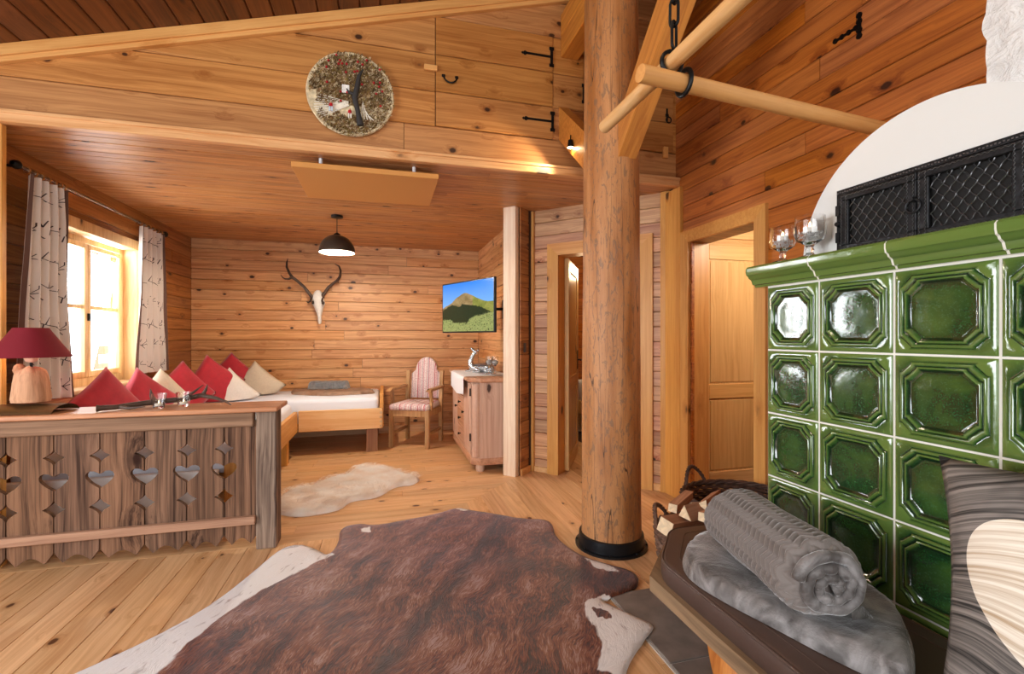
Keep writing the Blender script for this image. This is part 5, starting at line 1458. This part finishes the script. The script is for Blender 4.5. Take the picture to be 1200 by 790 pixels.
# ------------------------------------------------------------------ dresser
ds = thing('dresser', 'limed pine dresser with clipped corner column against the short side wall', 'dresser', (0, 0, 0))
DX0, DX1, DY0, DY1 = 0.79, 1.235, 4.24, 5.56
body = [(DX0, DY0 + 0.07), (DX0 + 0.07, DY0), (DX1, DY0), (DX1, DY1), (DX0 + 0.07, DY1), (DX0, DY1 - 0.07)]
MB().prism(body, 0.10, 0.835).build('carcass', DRESSZ, ds)
def off(P, d): return inset(P, -d)
slabpad(off(body, 0.012), [(0, 0.07), (0, 0.10), (0.006, 0.125), (0.012, 0.13)]).build('plinth', DRESSY, ds)
def clipx(P): return [(min(x_, DX1 + 0.008), y_) for x_, y_ in P]
slabpad(clipx(off(body, 0.05)), [(0.016, 0.832), (0.004, 0.840), (0.0, 0.848), (0.0, 0.866), (0.004, 0.870)]).build('top', DRESSY, ds)
for x_, y_ in ((DX0 + 0.075, DY0 + 0.06), (DX1 - 0.06, DY0 + 0.06), (DX0 + 0.075, DY1 - 0.06), (DX1 - 0.06, DY1 - 0.06)):
    MB().lathe([(0.032, 0), (0.042, 0.02), (0.042, 0.045), (0.034, 0.072), (0, 0.072)], 18, c=(x_, y_, 0)).build('bun_foot', DRESSZ, ds, smooth=50)
# quarter column with turned beads on the clipped corner
for y_c in (DY0 + 0.032, DY1 - 0.032):
    m = MB(); pr_ = []
    for i in range(90):
        z = 0.14 + 0.68 * i / 89; pr_.append((0.030 + 0.003 * abs(sin(i * pi / 6)), z))
    m.lathe(pr_, 16, c=(DX0 + 0.035, y_c, 0)); m.build('corner_column', DRESSZ, ds, smooth=40)
def front_panel(name, y0, y1, z0, z1, knob=None, raised=True):
    p = MB().box(DX0 - 0.014, DX0, y0, y1, z0, z1, 0.003).build(name, DRESSY if z1 - z0 < 0.3 else DRESSZ, ds)
    if raised: MB().box(DX0 - 0.020, DX0 - 0.012, y0 + 0.05, y1 - 0.05, z0 + 0.05, z1 - 0.05, 0.004).build('raised_panel', DRESSZ, p)
    for (ky, kz) in (knob or []):
        MB().lathe([(0.006, 0), (0.006, 0.012), (0.014, 0.018), (0.012, 0.028), (0, 0.030)], 12, M=Matrix.Translation((DX0 - 0.014, ky, kz)) @ Matrix.Rotation(-pi / 2, 4, 'Y')).build('knob', IRON, p, smooth=50)
    return p
front_panel('door', 4.325, 4.70, 0.16, 0.815, [(4.67, 0.5)])
front_panel('door', 5.10, 5.475, 0.16, 0.815, [(5.13, 0.5)])
for i in range(4): front_panel('drawer', 4.71, 5.09, 0.16 + i * 0.166, 0.16 + i * 0.166 + 0.158, [(4.9, 0.24 + i * 0.166)], False)
for z in (0.28, 0.70): MB().tube([(DX0 - 0.016, 4.318, z), (DX0 - 0.016, 4.318, z + 0.07)], 0.007, 8).build('hinge', IRON, ds)
CLOTH = plain('white_runner', '#eef0f4', 0.9, bump=0.2, scale=40)
def runner(u_, v_):
    # across the top (x) then over the front edge
    y = 4.45 + 0.85 * v_; s_ = u_ * 0.62
    if s_ < 0.44: return (1.20 - s_, y, 0.8735)
    if s_ < 0.47: a = (s_ - 0.44) / 0.03 * pi / 2; return (0.76 - 0.028 * sin(a), y, 0.8735 - 0.02 * (1 - cos(a)))
    return (0.732, y + 0.003 * sin(v_ * 20), 0.8535 - (s_ - 0.47) - 0.04 * (1 - abs(2 * v_ - 1)))
m = MB(); m.grid(runner, 60, 16); o = m.build('table_runner', CLOTH, smooth=60)
tag(o, 'white cloth runner laid over the dresser top and hanging over its front', 'cloth')
# silver deer, lying
SILV = plain('silver_leaf', '#cdd2d6', 0.22, metal=0.9, noise_amt=0.15, scale=30, bump=0.3)
dr = thing('deer_figurine', 'silver figurine of a lying deer looking back, on the dresser runner', 'figurine', (1.0, 4.90, 0.8745), radians(-15))
def blob(P_, r_, seg=14, it=6):
    # smooth tube through points
    Q = []; RR_ = []
    n = len(P_)
    for i in range(n - 1):
        p0 = Vector(P_[max(i - 1, 0)]); p1 = Vector(P_[i]); p2 = Vector(P_[i + 1]); p3 = Vector(P_[min(i + 2, n - 1)])
        for k in range(it):
            t_ = k / it
            Q.append(tuple(0.5 * ((2 * p1) + (p2 - p0) * t_ + (2 * p0 - 5 * p1 + 4 * p2 - p3) * t_ ** 2 + (3 * p1 - p0 - 3 * p2 + p3) * t_ ** 3)))
            e = t_ * t_ * (3 - 2 * t_); RR_.append(r_[i] * (1 - e) + r_[i + 1] * e)
    Q.append(P_[-1]); RR_.append(r_[-1])
    return MB().tube(Q, RR_, seg)
blob([(0.15, 0, 0.045), (0.12, 0, 0.05), (0.05, 0, 0.052), (-0.03, 0, 0.050), (-0.08, 0, 0.052), (-0.105, 0, 0.075), (-0.115, 0, 0.12), (-0.10, 0, 0.17), (-0.075, 0, 0.205), (-0.062, 0, 0.222)], [0.004, 0.040, 0.050, 0.046, 0.046, 0.038, 0.028, 0.022, 0.019, 0.012]).build('body', SILV, dr, smooth=180)
blob([(-0.045, 0, 0.205), (-0.065, 0, 0.218), (-0.085, 0, 0.235), (-0.105, 0, 0.255), (-0.112, 0, 0.262)], [0.015, 0.024, 0.018, 0.009, 0.004]).build('head', SILV, dr, smooth=180)
for q in (-1, 1): blob([(-0.055, 0.012 * q, 0.225), (-0.035, 0.03 * q, 0.235), (-0.02, 0.04 * q, 0.24)], [0.005, 0.010, 0.002], 8, 4).build('ear', SILV, dr, smooth=180)
for P_, r_ in (([(-0.07, 0.03, 0.04), (-0.12, 0.04, 0.022), (-0.175, 0.03, 0.012)], [0.026, 0.014, 0.008]), ([(-0.06, -0.03, 0.04), (-0.02, -0.055, 0.018), (-0.09, -0.06, 0.012)], [0.026, 0.013, 0.008]), ([(0.10, -0.03, 0.045), (0.04, -0.055, 0.02), (0.12, -0.062, 0.012)], [0.032, 0.016, 0.009]), ([(0.10, 0.03, 0.045), (0.06, 0.055, 0.02), (0.14, 0.06, 0.012)], [0.032, 0.016, 0.009])):
    blob(P_, r_, 10, 5).build('leg', SILV, dr, smooth=180)
tray = MB().box(-0.10, 0.16, -0.055, 0.055, 0, 0.006, 0.002).build('tray', plain('silver_tray', '#c9c9cc', 0.25, metal=0.9), M=Matrix.Translation((1.02, 4.62, 0.8745)) @ Matrix.Rotation(radians(-60), 4, 'Z'))
tag(tray, 'small silver tray under the two stemmed glasses on the dresser', 'tray')
def wine(label, loc):
    t = thing('stemmed_glass', label, 'glass', loc, 0, 'stemmed glasses on the dresser')
    MB().lathe([(0, 0), (0.03, 0), (0.03, 0.003), (0.006, 0.008), (0.005, 0.07), (0.012, 0.085), (0.032, 0.105), (0.036, 0.13), (0.033, 0.175), (0.0315, 0.175), (0.034, 0.13), (0.030, 0.107), (0, 0.09)], 22).build('glass_bowl', GLASS, t, smooth=60)
    MB().lathe([(0, 0.093), (0.012, 0.095), (0.028, 0.108), (0.031, 0.125), (0.018, 0.135), (0, 0.142)], 16).build('white_gravel', PEB, t, smooth=60)
wine('stemmed gravel-filled glass on the dresser in front of the silver deer', (1.03, 4.66, 0.881))
wine('stemmed gravel-filled glass on the dresser, half hidden by the pale post', (1.07, 4.57, 0.881))

# ------------------------------------------------------------------ armchair
ch = thing('armchair', 'rustic wooden armchair with red and white striped arched back and seat', 'chair', (0.374, 5.60, 0), atan2(-0.44, 0.90))
STR = NT('striped_fabric'); sc_ = STR.coord(); sx_ = STR.n('ShaderNodeSeparateXYZ'); STR.l(sc_, sx_.inputs[0])
cbx = STR.n('ShaderNodeCombineXYZ'); STR.l(STR.math('MULTIPLY', sx_.outputs[0], 55), cbx.inputs[0])
cbx2 = STR.n('ShaderNodeCombineXYZ'); STR.l(STR.math('MULTIPLY', sx_.outputs[0], 110), cbx2.inputs[0]); STR.l(STR.math('MULTIPLY', sx_.outputs[2], 90), cbx2.inputs[2]); STR.l(STR.math('MULTIPLY', sx_.outputs[1], 90), cbx2.inputs[1])
s1 = STR.noise(cbx.outputs[0], 1.0, 1); s2 = STR.noise(cbx2.outputs[0], 1.0, 2)
cs = STR.ramp(s1, [(0.0, lin('#b43a48')), (0.40, lin('#c65560')), (0.44, lin('#ead9d6')), (0.52, lin('#efe3df')), (0.55, lin('#c9707a')), (0.60, lin('#e9d6d3')), (0.66, lin('#8f8f98'))])
cs2 = STR.mix(STR.math('MULTIPLY', STR.maprange(s2, 0.5, 0.6), 0.5), cs, lin('#8e5f68'))
STR.bump(s2, 0.3, 0.002); STR.set(Base_Color=cs2, Roughness=0.9)
for x_ in (-0.215, 0.215):
    MB().box(x_ - 0.024, x_ + 0.024, -0.25, -0.202, 0, 0.43, 0.004).build('leg', CHAIRZ, ch)
    m = MB(); M_ = frame((x_, 0.20, 0.0), (1, 0, 0), Vector((0, 0.985, -0.17)), Vector((0, 0.17, 0.985)))
    m.prism([(0.20, 0.0), (0.248, 0.0), (0.235, 0.42), (0.285, 0.84), (0.245, 0.84), (0.19, 0.42)], x_ - 0.021, x_ + 0.021, axis='x')
    m.build('leg', CHAIRZ, ch)
    # armrest and its support
    s_ = 1 if x_ > 0 else -1
    m = MB(); m.prism([(-0.27, 0.640), (-0.20, 0.668), (0.0, 0.665), (0.22, 0.672), (0.22, 0.645), (0.0, 0.640), (-0.2, 0.638)], x_ + s_ * 0.02 - 0.026, x_ + s_ * 0.02 + 0.026, axis='x'); m.build('armrest', CHAIRZ, ch)
    m = MB(); m.prism([(-0.19, 0.42), (-0.15, 0.42), (-0.135, 0.52), (-0.15, 0.64), (-0.20, 0.64), (-0.175, 0.52)], x_ + s_ * 0.02 - 0.015, x_ + s_ * 0.02 + 0.015, axis='x'); m.build('arm_support', CHAIRZ, ch)
    MB().box(x_ - 0.012, x_ + 0.012, -0.202, 0.20, 0.14, 0.175, 0.003).build('stretcher', CHAIRZ, ch)
    MB().box(x_ - 0.015, x_ + 0.015, -0.202, 0.20, 0.355, 0.425, 0.003).build('side_apron', CHAIRZ, ch)
MB().box(-0.19, 0.19, -0.243, -0.215, 0.355, 0.425, 0.003).build('front_apron', CHAIRZ, ch)
MB().box(-0.19, 0.19, 0.20, 0.225, 0.355, 0.425, 0.003).build('rear_apron', CHAIRZ, ch)
slabpad(roundpoly([(-0.235, -0.27), (0.235, -0.27), (0.215, 0.19), (-0.215, 0.19)], 0.04), [(0.012, 0.427), (0.0, 0.44), (0.0, 0.475), (0.015, 0.492), (0.05, 0.500)]).build('seat', STR.m, ch, smooth=50)
ap = [(-0.19, 0.50), (0.19, 0.50), (0.19, 0.80)]
for i in range(0, 17):
    a = pi * i / 16; ap.append((0.135 * cos(a) + (0.0), 0.85 + 0.155 * sin(a)))
ap.append((-0.19, 0.80))
m = slabpad(ap, [(0.006, 0.0), (0, 0.008), (0, 0.022), (0.012, 0.034)])
m.build('backrest', STR.m, ch, smooth=50, M=frame((0, 0.235, 0), (1, 0, 0), (0, 0.10, 0.995), (0, -0.995, 0.10)))
m = MB(); m.prism([(p * 1.03, q) for p, q in [(a_, b_ + (0.008 if b_ > 0.8 else -0.0)) for a_, b_ in ap]], -0.02, 0.0, axis='z')
m.build('back_board', CHAIRZ, ch, M=frame((0, 0.235, 0), (1, 0, 0), (0, 0.10, 0.995), (0, -0.995, 0.10)))

# ------------------------------------------------------------------ wreath picture on the gable wall
wr_ = thing('wreath', 'round dried-moss wall wreath with a small tree, red berries and tiny figures', 'wreath', (-0.205, YF - 0.012, 2.805))
WRd = 0.268
MW = Matrix.Rotation(pi / 2, 4, 'X')
m = MB(); m.lathe([(0, 0), (WRd * 0.98, 0), (WRd, 0.012), (WRd * 0.98, 0.024), (WRd * 0.9, 0.018), (0, 0.016)], 64, wob=lambda a, z: 1 + 0.012 * noise.noise(Vector((cos(a) * 3, sin(a) * 3, 0))))
m.build('straw_disc', plain('pale_straw', '#d9c8a4', 0.9, noise_amt=0.3, scale=40, bump=0.8), wr_, smooth=40, M=MW)
def moss(n, fn, name, mat, sz):
    m = MB()
    for i in range(n):
        x_, y_ = fn(); L_ = U(*sz); a = U(0, 2 * pi); t_ = U(0.2, 1.2)
        d_ = Vector((cos(a) * cos(t_), sin(a) * cos(t_), sin(t_))); p = Vector((x_, y_, 0.016)); q_ = d_.orthogonal().normalized() * L_ * 0.16
        m.add([tuple(p - q_), tuple(p + q_), tuple(p + d_ * L_)], [(0, 1, 2)])
        if i % 3 == 0: m.add([tuple(p), tuple(p + d_ * L_ * 0.8 + q_ * 3), tuple(p + d_ * L_ * 0.6 - q_ * 3)], [(0, 1, 2)])
    tag(m.build(name, mat, wr_, M=MW), kind='stuff')
def disc():
    while True:
        x_, y_ = U(-1, 1), U(-1, 1)
        if x_ * x_ + y_ * y_ > 0.97: continue
        crown = y_ > -0.28 + 0.12 * noise.noise(Vector((x_ * 4, y_ * 4, 0))) + 0.18 * x_ * (1 if x_ > 0 else -1) * 0 and (x_ > -0.80 or y_ > 0)
        ground = y_ < -0.52 + 0.15 * noise.noise(Vector((x_ * 5, 3, 0)))
        rightside = x_ > 0.25 and R() < 0.5
        if crown or ground or rightside: return x_ * WRd * (0.94 + 0.06 * (x_ > 0)), y_ * WRd
moss(5200, disc, 'brown_moss', plain('brown_moss', '#8a6c48', 0.95, noise_amt=0.5, scale=30), (0.010, 0.026))
moss(2200, disc, 'olive_moss', plain('olive_moss', '#978049', 0.95, noise_amt=0.5, scale=30), (0.010, 0.028))
moss(260, disc, 'wood_chip', plain('wood_chips', '#cbb087', 0.95, noise_amt=0.3, scale=30), (0.018, 0.03))
BERRY = plain('red_berry', '#b3161f', 0.35)
for i in range(26):
    x_, y_ = disc()
    if y_ < -0.1: y_ = abs(y_)
    MB().lathe([(0, -0.008), (0.006, -0.005), (0.008, 0), (0.006, 0.005), (0, 0.008)], 8, c=(x_ * 0.95, y_ * 0.95, 0.036)).build('berry', BERRY, wr_, smooth=180, M=MW)
m = MB(); m.tube([(0.06, -0.20, 0.03), (0.045, -0.12, 0.035), (0.025, -0.03, 0.04), (0.04, 0.04, 0.04), (0.05, 0.11, 0.04), (0.075, 0.16, 0.035)], [0.022, 0.014, 0.018, 0.016, 0.012, 0.004], 8)
m.tube([(0.03, -0.01, 0.04), (-0.01, 0.0, 0.04), (-0.03, 0.03, 0.035)], [0.012, 0.008, 0.003], 8)
m.build('tiny_tree_trunk', plain('dark_twig', '#33302f', 0.8, bump=0.5), wr_, smooth=60, M=MW)
FENCE = plain('white_stick', '#efe9da', 0.8)
for i in range(11):
    a = 2.55 + i * 0.10; c0 = Vector((0.02, -0.06, 0.026)); c1 = Vector((0.02 + 0.24 * cos(a + 0.1), -0.04 + 0.17 * sin(a + 0.45) - 0.01, 0.022))
    if c1.length > WRd * 0.93: c1 = c1.normalized() * WRd * 0.92
    MB().tube([tuple(c0.lerp(c1, 0.15)), tuple(c1)], 0.0032, 4).build('white_stick', FENCE, wr_, M=MW)
for i in range(5): MB().tube([(0.075 + 0.006 * i, -0.05 - i * 0.018, 0.03), (0.062 + 0.020 * i, -0.155, 0.026)], 0.003, 4).build('white_stick', FENCE, wr_, M=MW)
def figure(name, x_, y_, top, bottom):
    f = MB().lathe([(0.013, 0), (0.010, 0.02), (0.0, 0.022)], 10, M=Matrix.Translation((x_, y_ + 0.002, 0.034)) @ Matrix.Rotation(-pi / 2, 4, 'X')).build(name, top, wr_, smooth=50, M=MW)
    m = MB(); m.box(x_ - 0.011, x_ - 0.003, y_ - 0.024, y_ + 0.004, 0.03, 0.038); m.box(x_ + 0.003, x_ + 0.011, y_ - 0.024, y_ + 0.004, 0.03, 0.038); m.build('legs', bottom, f)
    MB().lathe([(0, -0.007), (0.006, -0.003), (0.006, 0.003), (0, 0.007)], 8, c=(x_, y_ + 0.029, 0.034)).build('head', plain('skin_paint', '#e0b08c', 0.6), f, smooth=180)
figure('tiny_figure', -0.118, -0.105, plain('red_paint', '#c2202a', 0.5), plain('pale_blue_paint', '#cfe0ee', 0.5))
figure('tiny_figure', -0.005, -0.135, plain('red_paint', '#c2202a', 0.5), FENCE)
MB().box(-0.052, -0.008, -0.005, 0.045, 0.034, 0.040).build('tiny_picture', plain('white_card', '#e8e4de', 0.6, noise_amt=0.3, scale=60), wr_, M=MW)

# ------------------------------------------------------------------ sheepskin
SK = [(-0.82, 3.86), (-0.774, 3.992), (-0.76, 4.112), (-0.663, 4.218), (-0.56, 4.19), (-0.521, 4.359), (-0.421, 4.408), (-0.337, 4.424), (-0.286, 4.639), (-0.175, 4.744), (-0.008, 4.629), (0.106, 4.467), (0.194, 4.36), (0.269, 4.279), (0.305, 4.15), (0.232, 4.026), (0.138, 4.035), (0.054, 3.972), (-0.007, 3.843), (-0.083, 3.773), (-0.176, 3.769), (-0.257, 3.734), (-0.3, 3.597), (-0.383, 3.555), (-0.448, 3.536), (-0.529, 3.522), (-0.623, 3.547), (-0.699, 3.604), (-0.80, 3.68)]
SKd = densify(smoothclosed(SK, 1), 0.04)
def skz(x, y, d): return 0.004 + 0.035 * min(1, d / 0.05) + 0.012 * noise.noise(Vector((x * 9, y * 9, 0))) * min(1, d / 0.05)
m, _ = sheet(SKd, 0.04, skz, 0.001)
WOOL = NT('wool'); wn = WOOL.noise(WOOL.coord(), 7, 3); WOOL.set(Base_Color=WOOL.mix(WOOL.maprange(wn, 0.35, 0.65), lin('#f3e2d2'), lin('#fffaf4')), Roughness=0.95, Sheen_Weight=0.3)
sk = m.build('sheepskin_rug', WOOL.m, smooth=180)
tag(sk, 'fluffy cream sheepskin lying on the floorboards in front of the bed', 'rug')
m = MB(); xs_ = [p[0] for p in SK]; ys_ = [p[1] for p in SK]; cnt = 0
while cnt < 15000:
    x_, y_ = U(min(xs_), max(xs_)), U(min(ys_), max(ys_))
    if not inside(SK, x_, y_): continue
    cnt += 1
    d_ = pdist(SK, x_, y_) if cnt % 3 == 0 else 0.06
    a = U(0, 2 * pi) * 0.35 - 1.9 + 2.5 * noise.noise(Vector((x_ * 7, y_ * 7, 1))); L_ = U(0.02, 0.042)
    z0 = skz(x_, y_, d_) - 0.004
    q_ = Vector((-sin(a), cos(a), 0)) * 0.0016; p = Vector((x_, y_, z0)); t1 = p + Vector((cos(a), sin(a), 0)) * L_ * 0.6 + Vector((0, 0, L_ * 0.28)); t2 = t1 + Vector((cos(a + .5), sin(a + .5), 0)) * L_ * 0.5 - Vector((0, 0, L_ * 0.05))
    m.add([tuple(p - q_), tuple(p + q_), tuple(t1 + q_ * .8), tuple(t1 - q_ * .8), tuple(t2)], [(0, 1, 2, 3), (3, 2, 4)])
tag(m.build('wool', WOOL.m, sk), kind='stuff')

# ------------------------------------------------------------------ cowhide
CP = [(-1.069, 2.096), (-0.953, 2.202), (-0.793, 2.395), (-0.653, 2.751), (-0.586, 2.999), (-0.482, 3.04), (-0.372, 2.918), (-0.3, 2.812), (-0.261, 2.98), (-0.276, 3.215), (-0.164, 3.269), (-0.054, 3.196), (0.167, 3.253), (0.356, 3.296), (0.513, 3.388), (0.577, 3.319), (0.747, 3.19), (0.893, 3.055), (1.061, 3.01), (1.071, 2.904), (1.018, 2.729), (1.062, 2.462), (1.166, 2.331), (1.262, 2.236), (1.264, 2.153), (1.202, 2.072), (1.046, 2.021), (0.969, 2.027), (1.022, 1.941), (1.08, 1.833), (1.118, 1.779), (1.075, 1.737), (0.962, 1.664), (0.861, 1.569), (0.78, 1.42), (0.70, 1.20), (0.45, 1.02), (0.20, 1.05), (0.0, 0.85), (-0.25, 0.95), (-0.45, 1.15), (-0.75, 1.30), (-1.0, 1.25), (-1.15, 1.45), (-1.05, 1.75), (-1.17, 2.0)]
W1 = [(-1.25, 2.0), (-1.15, 2.25), (-0.65, 3.10), (-0.47, 3.10), (-0.269, 2.814), (-0.359, 2.747), (-0.483, 2.615), (-0.593, 2.498), (-0.676, 2.344), (-0.766, 2.135), (-0.804, 1.979), (-0.95, 1.7), (-1.2, 1.5)]
W2 = [(0.886, 2.006), (0.983, 2.038), (1.03, 2.05), (1.04, 1.95), (1.18, 1.782), (0.864, 1.48), (0.763, 1.596), (0.834, 1.698), (0.874, 1.827), (0.851, 1.864)]
W3 = [(1.077, 2.426), (1.129, 2.361), (1.179, 2.298), (1.193, 2.22), (1.137, 2.253), (1.083, 2.305)]
W4 = [(0.468, 3.43), (0.576, 3.41), (0.58, 3.301), (0.522, 3.284)]
W5 = [(-0.158, 3.155), (-0.096, 3.179), (-0.072, 3.078), (-0.135, 3.095)]
WB = [(0.915, 1.955), (0.955, 1.93), (0.975, 1.88), (0.94, 1.84), (0.905, 1.90)]
SP = [(0.781, 3.132), (0.591, 2.748), (0.327, 2.326), (0.14, 2.027), (-0.03, 1.768), (-0.1, 1.1)]
DK = [(0.614, 2.522), (0.795, 2.393), (1.016, 2.223), (1.186, 2.092)]
CPd = densify(smoothclosed(CP, 2), 0.02, 0.0012)
def cwz(x, y, d): return 0.016 + 0.006 * min(1, d / 0.03) + 0.006 * noise.noise(Vector((x * 3, y * 3, 0))) + 0.010 * max(0, noise.noise(Vector((x * 2.2 + 4, y * 1.1, 2)))) * min(1, d / 0.1)
m, dd_ = sheet(CPd, 0.021, cwz, lambda x, y: 0.013 if x > 1.03 and y < 2.07 else 0.001)
HD = NT('cowhide_fur')
hc = HD.coord(); at = HD.n('ShaderNodeAttribute'); at.attribute_name = 'Col'
sp2 = HD.n('ShaderNodeSeparateColor'); HD.l(at.outputs['Color'], sp2.inputs[0])
rot = HD.n('ShaderNodeMapping'); HD.l(hc, rot.inputs[0]); rot.inputs['Rotation'].default_value = (0, 0, radians(-62)); rot.inputs['Scale'].default_value = (1, 1, 1)
wp = HD.n('ShaderNodeVectorMath', operation='ADD'); HD.l(rot.outputs[0], wp.inputs[0])
nn = HD.n('ShaderNodeTexNoise'); HD.l(hc, nn.inputs['Vector']); nn.inputs['Scale'].default_value = 2.5; nn.inputs['Detail'].default_value = 3
HD.l(HD.vmul(nn.outputs['Color'], (0.25, 0.25, 0)), wp.inputs[1])
fur = HD.noise(HD.vmul(wp.outputs[0], (28, 230, 60)), 1.0, 3, 0.6)
blot = HD.noise(HD.vmul(wp.outputs[0], (3.0, 8.0, 3)), 1.0, 6, 0.68)
fine2 = HD.noise(HD.vmul(wp.outputs[0], (9, 34, 9)), 1.0, 3)
edge = HD.math('ADD', sp2.outputs[0], HD.math('MULTIPLY', HD.math('SUBTRACT', fine2, 0.5), 0.75))
wm = HD.maprange(edge, 0.44, 0.56)
brown = HD.ramp(HD.math('ADD', blot, HD.math('MULTIPLY', HD.math('SUBTRACT', fur, 0.5), 0.75)), [(0.32, lin('#1d0d08')), (0.43, lin('#4a2011')), (0.52, lin('#74391e')), (0.59, lin('#84502f')), (0.68, lin('#a08078'))])  # palest ramp tone paints the lilac-grey window sheen into the fur
brown = HD.mix(HD.math('MULTIPLY', sp2.outputs[1], HD.maprange(fine2, 0.3, 0.55)), brown, lin('#1d0f0c'))
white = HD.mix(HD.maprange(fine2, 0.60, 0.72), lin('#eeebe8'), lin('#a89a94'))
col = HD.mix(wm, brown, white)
HD.bump(HD.math('ADD', fur, HD.math('MULTIPLY', blot, 2.2)), 0.55, 0.006)
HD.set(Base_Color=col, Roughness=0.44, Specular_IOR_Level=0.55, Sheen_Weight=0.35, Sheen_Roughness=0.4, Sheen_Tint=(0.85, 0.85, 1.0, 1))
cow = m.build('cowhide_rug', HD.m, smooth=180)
tag(cow, 'large brown cowhide with white edges spread over the floorboards', 'rug')
ca = cow.data.color_attributes.new('Col', 'FLOAT_COLOR', 'POINT')
for i, v_ in enumerate(cow.data.vertices):
    x_, y_ = v_.co.x, v_.co.y; w_ = 0.0
    for P_ in (W1, W2, W3, W4, W5):
        d_ = pdist(P_, x_, y_); s_ = d_ if inside(P_, x_, y_) else -d_
        w_ = max(w_, min(1, max(0, 0.5 + s_ / 0.07)))
    if inside(WB, x_, y_): w_ = 0.1
    dk = max(0, 1 - pdist(SP, x_, y_, False) / 0.075) ** 0.8; dk = max(dk, 0.8 * max(0, 1 - pdist(DK, x_, y_, False) / 0.10))
    ca.data[i].color = (w_, min(1, dk), 0, 1)

# ------------------------------------------------------------------ bedroom seen through the left doorway
bd = thing('bed', 'white made-up bed with red blanket glimpsed through the hall doorway', 'bed', (0, 0, 0))
MB().box(2.45, 3.55, 4.2, 5.9, 0.25, 0.42, 0.01).build('frame', DOORX, bd)
mattress(2.46, 3.54, 4.22, 5.88, 0.42, 0.68).build('mattress', WHITE, bd, smooth=60)
mattress(2.44, 3.56, 4.6, 5.5, 0.60, 0.75).build('red_blanket', RED, bd, smooth=60)
for x_, y_ in ((2.5, 4.25), (3.42, 4.25), (2.5, 5.75), (3.42, 5.75)): MB().box(x_, x_ + 0.08, y_, y_ + 0.08, 0, 0.25).build('leg', DOORZ, bd)

firewood('short dark-barked log at the back of the firewood pile against the basket handle', (1.42, 1.93, 0.435), (0.9, -0.2, 0.05), 0.17, 0.033, 'quart', 0.9)
firewood('pale split log crosswise on top of the pile beside the rolled blanket', (1.405, 1.83, 0.487), (0.75, 0.5, 0.0), 0.20, 0.026, 'tri', 0.5)
